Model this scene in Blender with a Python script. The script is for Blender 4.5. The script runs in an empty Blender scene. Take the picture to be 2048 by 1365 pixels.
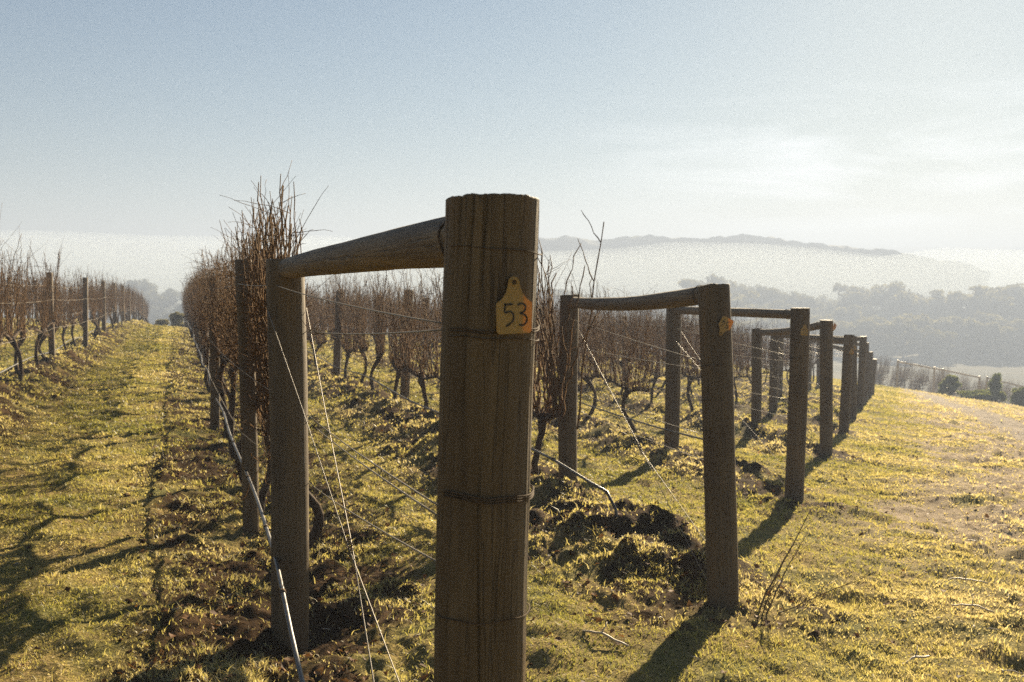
import bpy, math
import numpy as np
from mathutils import Vector, Quaternion, Matrix

R = math.radians
SC = bpy.context.scene
COL = SC.collection
rng = np.random.default_rng(11)

# ------------------------------------------------------------------ camera
EYE = 1.6
cam_d = bpy.data.cameras.new("camera")
cam = bpy.data.objects.new("camera", cam_d)
COL.objects.link(cam)
cam.location = (0, 0, EYE)
cam.rotation_euler = (R(90 - 3.94), 0, 0)
cam_d.sensor_width = 36.0
cam_d.lens = 35.0
cam_d.clip_start = 0.05
cam_d.clip_end = 6000
cam_d.dof.use_dof = True
cam_d.dof.focus_distance = 3.4
cam_d.dof.aperture_fstop = 7.0
SC.camera = cam

# ------------------------------------------------------------------ light
SUN_AZ = R(24.0)          # to the right of straight ahead
SUN_EL = R(19.0)
world = bpy.data.worlds.new("World")
SC.world = world
world.use_nodes = True
wn = world.node_tree.nodes
wl = world.node_tree.links
wn.clear()
sky = wn.new("ShaderNodeTexSky")
sky.sky_type = 'NISHITA'
sky.sun_disc = False
sky.sun_elevation = SUN_EL
sky.sun_rotation = SUN_AZ
sky.altitude = 100
sky.air_density = 1.0
sky.dust_density = 0.4
sky.ozone_density = 1.6
bg = wn.new("ShaderNodeBackground")
bg.inputs["Strength"].default_value = 0.05
wo = wn.new("ShaderNodeOutputWorld")
# thin cirrus streaks in the sky, stretched along the horizon
tc = wn.new("ShaderNodeTexCoord")
mp = wn.new("ShaderNodeMapping")
mp.inputs["Scale"].default_value = (2.6, 2.6, 16.0)
mp.inputs["Rotation"].default_value = (0, R(6), 0)
wl.new(tc.outputs["Generated"], mp.inputs["Vector"])
nz = wn.new("ShaderNodeTexNoise")
nz.inputs["Scale"].default_value = 1.7
nz.inputs["Detail"].default_value = 7
nz.inputs["Roughness"].default_value = 0.55
nz.inputs["Distortion"].default_value = 0.5
wl.new(mp.outputs["Vector"], nz.inputs["Vector"])
cr = wn.new("ShaderNodeValToRGB")
cr.color_ramp.elements[0].position = 0.47
cr.color_ramp.elements[1].position = 0.70
cr.color_ramp.elements[0].color = (0, 0, 0, 1)
cr.color_ramp.elements[1].color = (0.6, 0.6, 0.6, 1)
wl.new(nz.outputs["Fac"], cr.inputs["Fac"])
mx = wn.new("ShaderNodeMix")
mx.data_type = 'RGBA'
mx.blend_type = 'MIX'
mx.inputs["B"].default_value = (6.2, 6.4, 6.6, 1)
sx = wn.new("ShaderNodeSeparateXYZ"); wl.new(tc.outputs["Generated"], sx.inputs["Vector"])
mrx = wn.new("ShaderNodeMapRange"); mrx.inputs["From Min"].default_value = 0.04; mrx.inputs["From Max"].default_value = 0.26
wl.new(sx.outputs["X"], mrx.inputs["Value"])
cmul = wn.new("ShaderNodeMath"); cmul.operation = 'MULTIPLY'
wl.new(cr.outputs["Color"], cmul.inputs[0]); wl.new(mrx.outputs["Result"], cmul.inputs[1])
mrz = wn.new("ShaderNodeMapRange"); mrz.inputs["From Min"].default_value = 0.19; mrz.inputs["From Max"].default_value = 0.12
wl.new(sx.outputs["Z"], mrz.inputs["Value"])
cmz = wn.new("ShaderNodeMath"); cmz.operation = 'MULTIPLY'
wl.new(cmul.outputs[0], cmz.inputs[0]); wl.new(mrz.outputs["Result"], cmz.inputs[1])
wl.new(cmz.outputs[0], mx.inputs["Factor"])
# colour grade that evens the sky out: bright parts near the sun are compressed per channel
sep = wn.new("ShaderNodeSeparateColor"); cmb = wn.new("ShaderNodeCombineColor")
wl.new(sky.outputs["Color"], sep.inputs["Color"])
SKY_GRADE = ((40.0, 0.256), (24.0, 0.349), (14.0, 0.466))      # (shoulder, gain) per channel
for ch, (kk, gg) in zip(("Red", "Green", "Blue"), SKY_GRADE):
    ad = wn.new("ShaderNodeMath"); ad.operation = 'ADD'; ad.inputs[1].default_value = kk
    dv_ = wn.new("ShaderNodeMath"); dv_.operation = 'DIVIDE'
    mu = wn.new("ShaderNodeMath"); mu.operation = 'MULTIPLY'; mu.inputs[1].default_value = kk * gg
    wl.new(sep.outputs[ch], ad.inputs[0]); wl.new(sep.outputs[ch], dv_.inputs[0]); wl.new(ad.outputs[0], dv_.inputs[1])
    wl.new(dv_.outputs[0], mu.inputs[0]); wl.new(mu.outputs[0], cmb.inputs[ch])
wl.new(cmb.outputs["Color"], mx.inputs["A"])
wl.new(mx.outputs["Result"], bg.inputs["Color"])
wl.new(bg.outputs["Background"], wo.inputs["Surface"])

sun_d = bpy.data.lights.new("sun", 'SUN')
sun_d.energy = 5.0
sun_d.angle = R(0.5)
sun_d.color = (1.0, 0.83, 0.57)
sun = bpy.data.objects.new("sun", sun_d)
COL.objects.link(sun)
sdir = Vector((math.sin(SUN_AZ) * math.cos(SUN_EL), math.cos(SUN_AZ) * math.cos(SUN_EL), math.sin(SUN_EL)))
sun.rotation_euler = sdir.to_track_quat('Z', 'Y').to_euler()
sun.location = sdir * 50

SC.view_settings.view_transform = 'Standard'
SC.view_settings.look = 'None'
SC.view_settings.exposure = 2.15
SC.view_settings.gamma = 1.0
SC.render.engine = 'CYCLES'
SC.cycles.max_bounces = 6
SC.cycles.diffuse_bounces = 3
SC.cycles.glossy_bounces = 2
SC.cycles.transmission_bounces = 3
SC.cycles.volume_bounces = 1
SC.cycles.transparent_max_bounces = 6
SC.cycles.use_denoising = False
SC.cycles.sample_clamp_indirect = 4.0

# ------------------------------------------------------------------ helpers
def vnoise(x, y, seed=0):
    x = np.asarray(x, float); y = np.asarray(y, float)
    xi = np.floor(x).astype(np.int64); yi = np.floor(y).astype(np.int64)
    fx = x - xi; fy = y - yi
    fx = fx * fx * fx * (fx * (fx * 6 - 15) + 10); fy = fy * fy * fy * (fy * (fy * 6 - 15) + 10)
    def h(a, b):
        n = (a * 374761393 + b * 668265263 + seed * 974711) & 0x7fffffff
        n = ((n ^ (n >> 13)) * 1274126177) & 0x7fffffff
        return ((n ^ (n >> 16)) & 0xffff) / 65535.0
    v = (h(xi, yi) * (1 - fx) + h(xi + 1, yi) * fx) * (1 - fy) + (h(xi, yi + 1) * (1 - fx) + h(xi + 1, yi + 1) * fx) * fy
    return v * 2 - 1

def fbm(x, y, seed=0, oct=4, gain=0.5):
    a = 1.0; s = 0.0; f = 1.0
    for i in range(oct):
        s = s + a * vnoise(x * f + 17.3 * i, y * f - 9.1 * i, seed + i)
        a *= gain; f *= 2.03
    return s

def sstep(a, b, v):
    t = np.clip((v - a) / (b - a), 0, 1)
    return t * t * (3 - 2 * t)

def mesh_from(name, V, quads=None, tris=None, smooth=True):
    me = bpy.data.meshes.new(name)
    V = np.asarray(V, np.float32)
    loops = []; starts = []; tot = []; n = 0
    if quads is not None and len(quads):
        q = np.asarray(quads, np.int32); loops.append(q.ravel())
        starts.append(np.arange(len(q)) * 4); tot.append(np.full(len(q), 4)); n = q.size
    if tris is not None and len(tris):
        t = np.asarray(tris, np.int32); loops.append(t.ravel())
        starts.append(n + np.arange(len(t)) * 3); tot.append(np.full(len(t), 3))
    L = np.concatenate(loops).astype(np.int32)
    S = np.concatenate(starts).astype(np.int32); T = np.concatenate(tot).astype(np.int32)
    me.vertices.add(len(V)); me.vertices.foreach_set("co", V.ravel())
    me.loops.add(len(L)); me.loops.foreach_set("vertex_index", L)
    me.polygons.add(len(S)); me.polygons.foreach_set("loop_start", S); me.polygons.foreach_set("loop_total", T)
    me.polygons.foreach_set("use_smooth", np.full(len(S), smooth))
    me.update(calc_edges=True)
    return me

def attr(me, name, vals):
    a = me.attributes.new(name, 'FLOAT', 'POINT')
    a.data.foreach_set("value", np.asarray(vals, np.float32))

def obj(name, me, mat=None, parent=None, loc=None, kind=None, label=None, cat=None, group=None):
    o = bpy.data.objects.new(name, me)
    COL.objects.link(o)
    if mat is not None and me is not None and not me.materials:
        me.materials.append(mat)
    if parent is not None: o.parent = parent
    if loc is not None: o.location = loc
    if kind: o["kind"] = kind
    if label: o["label"] = label
    if cat: o["category"] = cat
    if group: o["group"] = group
    return o

def empty(name, loc, label, cat, group=None):
    o = obj(name, None, loc=loc, label=label, cat=cat, group=group)
    o.empty_display_size = 0.1
    return o

class MB:
    """collects pieces of one mesh"""
    def __init__(s): s.V = []; s.Q = []; s.T = []; s.n = 0
    def add(s, V, Q=None, T=None):
        V = np.asarray(V, float).reshape(-1, 3)
        s.V.append(V)
        if Q is not None and len(Q): s.Q.append(np.asarray(Q) + s.n)
        if T is not None and len(T): s.T.append(np.asarray(T) + s.n)
        s.n += len(V)
    def tubes(s, P, rad, k=4, cap=True):
        """P (m,n,3) polylines, rad (m,n)"""
        P = np.asarray(P, float)
        if P.ndim == 2: P = P[None]
        m, n, _ = P.shape
        rad = np.broadcast_to(np.asarray(rad, float), (m, n))
        T = np.gradient(P, axis=1)
        T /= np.linalg.norm(T, axis=2, keepdims=True) + 1e-12
        D = P[:, -1] - P[:, 0]; D /= np.linalg.norm(D, axis=1, keepdims=True) + 1e-12
        ref = np.where(np.abs(D[:, 2:3]) > 0.8, np.array([[1., 0, 0]]), np.array([[0, 0, 1.]]))
        A = np.cross(T, ref[:, None, :]); A /= np.linalg.norm(A, axis=2, keepdims=True) + 1e-12
        B = np.cross(T, A)
        ang = np.arange(k) / k * 2 * np.pi
        V = P[:, :, None, :] + rad[:, :, None, None] * (A[:, :, None, :] * np.cos(ang)[None, None, :, None] + B[:, :, None, :] * np.sin(ang)[None, None, :, None])
        idx = np.arange(m * n * k).reshape(m, n, k)
        a = idx[:, :-1, :]; b = idx[:, 1:, :]
        Q = np.stack([a, np.roll(a, -1, 2), np.roll(b, -1, 2), b], -1).reshape(-1, 4)
        T3 = []
        if cap and k >= 3:
            for i in range(1, k - 1):
                T3.append(np.stack([idx[:, 0, 0], idx[:, 0, i + 1], idx[:, 0, i]], -1))
                T3.append(np.stack([idx[:, -1, 0], idx[:, -1, i], idx[:, -1, i + 1]], -1))
            T3 = np.concatenate(T3)
        s.add(V.reshape(-1, 3), Q, T3)
    def mesh(s, name, smooth=True):
        return mesh_from(name, np.concatenate(s.V), np.concatenate(s.Q) if s.Q else None, np.concatenate(s.T) if s.T else None, smooth)

# ------------------------------------------------------------------ materials
def new_mat(name):
    m = bpy.data.materials.new(name); m.use_nodes = True
    nt = m.node_tree; nt.nodes.clear()
    return m, nt.nodes, nt.links

def ramp(N, pts):
    r = N.new("ShaderNodeValToRGB")
    e = r.color_ramp.elements
    e[0].position, e[0].color = pts[0][0], (*pts[0][1], 1)
    e[1].position, e[1].color = pts[-1][0], (*pts[-1][1], 1)
    for p, c in pts[1:-1]:
        x = e.new(p); x.color = (*c, 1)
    return r

def noise(N, L, vec, scale, detail=5, rough=0.55, mscale=None):
    n = N.new("ShaderNodeTexNoise")
    n.inputs["Scale"].default_value = scale; n.inputs["Detail"].default_value = detail; n.inputs["Roughness"].default_value = rough
    if mscale is not None:
        mpn = N.new("ShaderNodeMapping"); mpn.inputs["Scale"].default_value = mscale
        L.new(vec, mpn.inputs["Vector"]); vec = mpn.outputs["Vector"]
    L.new(vec, n.inputs["Vector"])
    return n

def mixc(N, L, fac, a, b, mode='MIX'):
    m = N.new("ShaderNodeMix"); m.data_type = 'RGBA'; m.blend_type = mode
    for sock, v in (("Factor", fac), ("A", a), ("B", b)):
        if isinstance(v, (int, float)): m.inputs[sock].default_value = v
        elif isinstance(v, tuple): m.inputs[sock].default_value = (*v, 1)
        else: L.new(v, m.inputs[sock])
    return m.outputs["Result"]

def math_n(N, L, op, a, b=None):
    m = N.new("ShaderNodeMath"); m.operation = op
    for i, v in enumerate((a, b)):
        if v is None: continue
        if isinstance(v, (int, float)): m.inputs[i].default_value = v
        else: L.new(v, m.inputs[i])
    return m.outputs[0]

def bsdf_out(N, L, color, rough=0.8, bump=None, bump_d=0.01, spec=0.3, metal=0.0):
    b = N.new("ShaderNodeBsdfPrincipled"); o = N.new("ShaderNodeOutputMaterial")
    if isinstance(color, tuple): b.inputs["Base Color"].default_value = (*color, 1)
    else: L.new(color, b.inputs["Base Color"])
    if isinstance(rough, (int, float)): b.inputs["Roughness"].default_value = rough
    else: L.new(rough, b.inputs["Roughness"])
    b.inputs["Specular IOR Level"].default_value = spec
    b.inputs["Metallic"].default_value = metal
    if bump is not None:
        bn = N.new("ShaderNodeBump"); bn.inputs["Distance"].default_value = bump_d; bn.inputs["Strength"].default_value = 1.0
        L.new(bump, bn.inputs["Height"]); L.new(bn.outputs["Normal"], b.inputs["Normal"])
    L.new(b.outputs["BSDF"], o.inputs["Surface"])
    return b, o

def mat_wood(name, c_lo, c_mid, c_hi, rough=0.72):
    m, N, L = new_mat(name)
    tcn = N.new("ShaderNodeTexCoord"); oi = N.new("ShaderNodeObjectInfo")
    off = N.new("ShaderNodeVectorMath"); off.operation = 'ADD'
    comb = N.new("ShaderNodeCombineXYZ")
    sc = math_n(N, L, 'MULTIPLY', oi.outputs["Random"], 37.0)
    L.new(sc, comb.inputs["X"]); L.new(sc, comb.inputs["Z"])
    L.new(tcn.outputs["Object"], off.inputs[0]); L.new(comb.outputs["Vector"], off.inputs[1])
    v = off.outputs["Vector"]
    grain = noise(N, L, v, 1.0, 6, 0.6, (85, 85, 2.0))
    fine = noise(N, L, v, 1.0, 4, 0.65, (260, 260, 9))
    blot = noise(N, L, v, 1.0, 4, 0.55, (9, 9, 2.4))
    crack = noise(N, L, v, 1.0, 3, 0.5, (34, 34, 0.9))
    g = math_n(N, L, 'ADD', math_n(N, L, 'MULTIPLY', grain.outputs["Fac"], 0.55), math_n(N, L, 'MULTIPLY', fine.outputs["Fac"], 0.45))
    r1 = ramp(N, [(0.30, c_lo), (0.5, c_mid), (0.72, c_hi)]); L.new(g, r1.inputs["Fac"])
    r2 = ramp(N, [(0.3, (0.62, 0.58, 0.55)), (0.55, (1, 1, 1)), (0.75, (1.22, 1.12, 0.95))]); L.new(blot.outputs["Fac"], r2.inputs["Fac"])
    c = mixc(N, L, 1.0, r1.outputs["Color"], r2.outputs["Color"], 'MULTIPLY')
    ck = N.new("ShaderNodeMapRange"); ck.inputs["From Min"].default_value = 0.485; ck.inputs["From Max"].default_value = 0.5
    ck2 = N.new("ShaderNodeMapRange"); ck2.inputs["From Min"].default_value = 0.515; ck2.inputs["From Max"].default_value = 0.5
    L.new(crack.outputs["Fac"], ck.inputs["Value"]); L.new(crack.outputs["Fac"], ck2.inputs["Value"])
    cmask = math_n(N, L, 'MULTIPLY', ck.outputs["Result"], ck2.outputs["Result"])
    thin = math_n(N, L, 'MULTIPLY', cmask, math_n(N, L, 'GREATER_THAN', blot.outputs["Fac"], 0.43))
    c = mixc(N, L, math_n(N, L, 'MULTIPLY', thin, 0.5), c, (0.02, 0.014, 0.009))
    h = math_n(N, L, 'SUBTRACT', g, math_n(N, L, 'MULTIPLY', thin, 0.8))
    bsdf_out(N, L, c, rough, h, 0.0022, 0.4)
    return m

M_POST = mat_wood("post_timber", (0.075, 0.049, 0.021), (0.118, 0.080, 0.037), (0.17, 0.122, 0.062))
M_RAIL = mat_wood("rail_timber", (0.085, 0.055, 0.027), (0.165, 0.115, 0.06), (0.26, 0.19, 0.108), 0.75)

def mat_simple(name, c, rough=0.7, spec=0.3, metal=0.0, var=0.35, scale=40, ms=None, bump=0.0):
    m, N, L = new_mat(name)
    tcn = N.new("ShaderNodeTexCoord")
    n = noise(N, L, tcn.outputs["Object"], scale, 4, 0.6, ms)
    lo = tuple(x * (1 - var) for x in c); hi = tuple(min(1, x * (1 + var)) for x in c)
    r = ramp(N, [(0.3, lo), (0.7, hi)]); L.new(n.outputs["Fac"], r.inputs["Fac"])
    bsdf_out(N, L, r.outputs["Color"], rough, n.outputs["Fac"] if bump else None, bump or 0.01, spec, metal)
    return m

M_WIRE = mat_simple("galvanised_wire", (0.20, 0.17, 0.13), 0.5, 0.3, 0.25, 0.25, 60)
M_RUST = mat_simple("rusty_wire", (0.09, 0.06, 0.035), 0.85, 0.1, 0.0, 0.4, 60)
M_HOSE = mat_simple("black_poly_pipe", (0.055, 0.05, 0.045), 0.38, 0.5, 0.0, 0.35, 30)
M_BARK = mat_simple("vine_bark", (0.065, 0.042, 0.025), 0.9, 0.15, 0.0, 0.55, 30, (1, 1, 0.25), 0.012)
M_CANE = mat_simple("vine_cane", (0.12, 0.064, 0.021), 0.8, 0.08, 0.0, 0.45, 6)
M_TWIG = mat_simple("dry_stem", (0.15, 0.10, 0.05), 0.6, 0.3, 0.0, 0.35, 12)
M_STICK = mat_simple("bleached_stick", (0.42, 0.35, 0.25), 0.6, 0.3, 0.0, 0.25, 20)
M_INK = mat_simple("marker_ink", (0.035, 0.03, 0.022), 0.6, 0.3, 0.0, 0.5, 300)
M_TRUNK = mat_simple("tree_bark", (0.20, 0.16, 0.12), 0.9, 0.1, 0.0, 0.4, 2)

def mat_leafy(name, stops, transl=0.45, rough=0.45, spec=0.35, by_attr=True, tcol=None):
    m, N, L = new_mat(name)
    if by_attr:
        a = N.new("ShaderNodeAttribute"); a.attribute_name = "tone"; f = a.outputs["Fac"]
    else:
        tcn = N.new("ShaderNodeTexCoord"); f = noise(N, L, tcn.outputs["Object"], 0.8, 3).outputs["Fac"]
    r = ramp(N, stops); L.new(f, r.inputs["Fac"])
    b = N.new("ShaderNodeBsdfPrincipled"); L.new(r.outputs["Color"], b.inputs["Base Color"])
    b.inputs["Roughness"].default_value = rough; b.inputs["Specular IOR Level"].default_value = spec
    t = N.new("ShaderNodeBsdfTranslucent")
    L.new(mixc(N, L, 1.0, r.outputs["Color"], tcol or (1.2, 1.18, 0.85), 'MULTIPLY'), t.inputs["Color"])
    mixs = N.new("ShaderNodeMixShader"); mixs.inputs["Fac"].default_value = transl
    L.new(b.outputs["BSDF"], mixs.inputs[1]); L.new(t.outputs["BSDF"], mixs.inputs[2])
    o = N.new("ShaderNodeOutputMaterial"); L.new(mixs.outputs["Shader"], o.inputs["Surface"])
    return m

M_GRASS = mat_leafy("short_grass", [(0.0, (0.145, 0.15, 0.04)), (0.40, (0.31, 0.28, 0.085)), (0.75, (0.46, 0.385, 0.165)), (1.0, (0.60, 0.51, 0.31))], 0.5, 0.5, 0.3)
M_LEAF = mat_leafy("fallen_leaf", [(0.0, (0.05, 0.028, 0.014)), (0.5, (0.12, 0.055, 0.022)), (1.0, (0.22, 0.12, 0.05))], 0.25, 0.7, 0.1)
M_CROWN = mat_leafy("tree_foliage", [(0.0, (0.14, 0.132, 0.06)), (1.0, (0.33, 0.295, 0.15))], 0.3, 0.9, 0.0)
M_SHRUB = mat_leafy("shrub_foliage", [(0.0, (0.05, 0.075, 0.015)), (1.0, (0.16, 0.17, 0.04))], 0.45, 0.5, 0.3)
M_TAG = mat_leafy("yellow_plastic", [(0.3, (0.42, 0.265, 0.07)), (0.7, (0.50, 0.33, 0.10))], 0.3, 0.35, 0.4, False, (1.2, 0.85, 0.35))

# ------------------------------------------------------------------ layout of the vineyard
RD = np.array([-0.336, 1.0]); RD = RD / np.linalg.norm(RD)       # along a row
ND = np.array([RD[1], -RD[0]])                                    # across rows
ENDS = {0: (-0.088, 1.93), 1: (1.15, 5.29), 2: (2.60, 9.03), 3: (4.13, 12.98), 4: (5.54, 16.5)}
for k in range(5, 10):
    ENDS[k] = (6.92 + 1.45 * (k - 5), 20.1 + 3.72 * (k - 5))
for k in (-1, -2, -3):
    ENDS[k] = (-1.55 + 1.45 * (k + 1), -2.0 + 3.8 * (k + 1))
ROW_T = {k: float(np.dot(e, ND)) for k, e in ENDS.items()}
ROW_S = {k: float(np.dot(e, RD)) for k, e in ENDS.items()}
ROW_END = 76.0
def ts(t, s):
    return ND * t + RD * s
MOUND = {-3: .14, -2: .14, -1: .20, 0: -.09, 1: .21, 2: .15, 3: .16, 4: .15}

def base_z(x, y):
    r = np.hypot(x, y)
    xc = np.clip(x, -60, 60); yc = np.clip(y, -30, 110)
    z = 0.105 - 0.0652 * xc - 0.0478 * yc - 0.00107 * xc ** 2 * (np.abs(xc) < 1e9) - 0.00054 * xc * yc + 0.00006 * yc ** 2
    z = z - 0.0007 * np.clip(r - 32, 0, None) ** 2 * sstep(8, -4, x) - 0.0022 * np.clip(r - 66, 0, 150) ** 2
    v = -18 - 0.02 * np.clip(x, -400, 250)
    d = z - v
    return v + np.where(d > 3, d, np.where(d < -3, 0, (d + 3) ** 2 / 12))

def strip(x, y):
    """0..1 closeness to the worked soil strip under a row, and mound height"""
    t = x * ND[0] + y * ND[1]; s = x * RD[0] + y * RD[1]
    m = np.zeros_like(t); h = np.zeros_like(t)
    wob = 0.10 * vnoise(s * 1.3, t * 0.2, 3) + 0.06 * vnoise(s * 4.1, t, 4)
    for k in ROW_T:
        dt = np.abs(t - ROW_T[k] + 0.08 * vnoise(s * 0.5, s * 0 + k * 7.7, 5)) + wob
        if k in (0, 1): dt = dt * (.78, .8)[k]  # front two strips broadened: dark soil colour also stands for the shadow there
        on = sstep(-0.75, -0.2, s - ROW_S[k]) * sstep(ROW_END + 1, ROW_END, s)
        q = on * sstep(0.78, 0.44, dt)
        m = np.maximum(m, q)
        hk = MOUND.get(k, .13) * (on if k < 0 else sstep(-0.1 if k else -1.2, 1.1 if k else -.4, s - ROW_S[k]) * sstep(ROW_END + 1, ROW_END, s)) * np.exp(-(np.clip(dt, 0, None) / 0.48) ** 2)
        h = h + hk
    return m, h

def ground_z(x, y, detail=True):
    x = np.asarray(x, float); y = np.asarray(y, float)
    z = base_z(x, y)
    if detail:
        r = np.hypot(x, y)
        near = sstep(120, 60, r)
        m, h = strip(x, y)
        lump = 1.0 + 0.5 * fbm(x * 2.6, y * 2.6, 21, 3)
        clod = np.abs(fbm(x * 5.5, y * 5.5, 31, 4)) * 0.045 + np.maximum(0, vnoise(x * 9, y * 9, 41)) * 0.016
        z = z + near * (h * np.clip(lump, 0.2, 2.2) + m * clod)
        z = z + near * (1 - m) * (0.030 * fbm(x * 1.1, y * 1.1, 51, 3) + 0.020 * fbm(x * 6, y * 6, 61, 4))
        # rough ground on the headland right of the end posts
        u = 0.93 * x - 0.367 * y + 0.745
        rough = sstep(0.6, 1.6, u) * near
        z = z + rough * 0.05 * np.maximum(0, fbm(x * 4.3, y * 4.3, 71, 4) - 0.05)
    return z

def headland(x, y):
    """bare soil patches and the pale wheel track right of the end posts"""
    rr = np.hypot(x, y)
    u = 0.93 * x - 0.367 * y + 0.745
    n1 = fbm(x * 0.55, y * 0.55, 81, 4); n2 = fbm(x * 2.2, y * 2.2, 91, 4)
    head = sstep(0.35, 1.4, u + 0.6 * n1) * sstep(5, 9, y) * sstep(-0.30, 0.30, n2 + 0.36)
    tk = 3.3 - 0.07 * (y - 22) + 0.15 * np.sin(y * 0.3)
    track = sstep(0.85, 0.35, np.abs(u - tk) + 0.22 * n2 + 0.12 * n1) * sstep(13, 18, y) * sstep(60, 54, rr)
    low = sstep(1.5, 0.9, np.abs(rr - 57) + 0.5 * n1) * sstep(12, 18, x)
    return head, np.maximum(track, low), n2

def gz(x, y):
    return float(ground_z(np.array([x]), np.array([y]))[0])
def bz(x, y):
    return float(base_z(np.array([x]), np.array([y]))[0])

# ------------------------------------------------------------------ ground sheet
def build_ground():
    nr = 1050
    r = 0.35 * np.exp(np.linspace(0, math.log(2600 / 0.35), nr))
    a = np.concatenate([np.linspace(-math.pi, R(-44), 110, endpoint=False), np.linspace(R(-44), R(44), 660, endpoint=False), np.linspace(R(44), math.pi, 110, endpoint=False)])
    na = len(a)
    RR, AA = np.meshgrid(r, a, indexing='ij')
    X = RR * np.sin(AA); Y = RR * np.cos(AA)
    Z = ground_z(X, Y)
    V = np.stack([X, Y, Z], -1).reshape(-1, 3)
    V = np.concatenate([V, [[0, 0, gz(0, 0)]]])
    idx = np.arange(nr * na).reshape(nr, na)
    A = idx[:-1]; B = idx[1:]
    Q = np.stack([A, B, np.roll(B, -1, 1), np.roll(A, -1, 1)], -1).reshape(-1, 4)
    c = nr * na
    T = np.stack([np.full(na, c), idx[0], np.roll(idx[0], -1)], -1)
    me = mesh_from("ground", V, Q, T)
    x = V[:, 0]; y = V[:, 1]
    rr = np.hypot(x, y)
    m, h = strip(x, y)
    head, track, n2 = headland(x, y)
    soil = np.clip(m * sstep(-0.75, 0.05, n2 + 0.15), 0, 1)
    soil = soil * sstep(130, 90, rr)
    field = sstep(95, 130, rr)
    attr(me, "soil", soil); attr(me, "head", head * sstep(110, 80, rr)); attr(me, "track", track); attr(me, "field", field)
    return me

mg, N, L = new_mat("vineyard_ground")
tcg = N.new("ShaderNodeTexCoord"); vec = tcg.outputs["Object"]
def A_(n):
    a = N.new("ShaderNodeAttribute"); a.attribute_name = n; return a.outputs["Fac"]
nA = noise(N, L, vec, 55, 6, 0.65); nB = noise(N, L, vec, 2.2, 6, 0.6); nC = noise(N, L, vec, 14, 5, 0.6)
rg = ramp(N, [(0.30, (0.09, 0.08, 0.028)), (0.5, (0.20, 0.165, 0.065)), (0.68, (0.34, 0.275, 0.14))]); L.new(nA.outputs["Fac"], rg.inputs["Fac"])
rg2 = ramp(N, [(0.35, (0.75, 0.85, 0.7)), (0.65, (1.25, 1.1, 1.0))]); L.new(nB.outputs["Fac"], rg2.inputs["Fac"])
grass_c = mixc(N, L, 1.0, rg.outputs["Color"], rg2.outputs["Color"], 'MULTIPLY')
rs = ramp(N, [(0.3, (0.025, 0.014, 0.006)), (0.55, (0.055, 0.032, 0.014)), (0.78, (0.11, 0.066, 0.03))]); L.new(nC.outputs["Fac"], rs.inputs["Fac"])
rt = ramp(N, [(0.3, (0.19, 0.155, 0.115)), (0.7, (0.34, 0.29, 0.235))]); L.new(nC.outputs["Fac"], rt.inputs["Fac"])
mapf = N.new("ShaderNodeMapping"); mapf.inputs["Scale"].default_value = (0.012, 0.05, 0.05); mapf.inputs["Rotation"].default_value = (0, 0, R(12)); L.new(vec, mapf.inputs["Vector"])
nF = noise(N, L, mapf.outputs["Vector"], 1.0, 5, 0.6)
rf = ramp(N, [(0.35, (0.04, 0.045, 0.02)), (0.5, (0.08, 0.075, 0.035)), (0.62, (0.17, 0.15, 0.09))]); L.new(nF.outputs["Fac"], rf.inputs["Fac"])
c = mixc(N, L, A_("soil"), grass_c, rs.outputs["Color"])
rh = ramp(N, [(0.3, (0.13, 0.092, 0.055)), (0.5, (0.28, 0.215, 0.14)), (0.7, (0.42, 0.35, 0.25))]); L.new(nC.outputs["Fac"], rh.inputs["Fac"])
c = mixc(N, L, A_("head"), c, rh.outputs["Color"])
c = mixc(N, L, A_("track"), c, rt.outputs["Color"])
c = mixc(N, L, A_("field"), c, rf.outputs["Color"])
bh = math_n(N, L, 'ADD', nA.outputs["Fac"], nC.outputs["Fac"])
bsdf_out(N, L, c, 0.95, bh, 0.02, 0.03)
obj("ground", build_ground(), mg, kind="structure")

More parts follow.
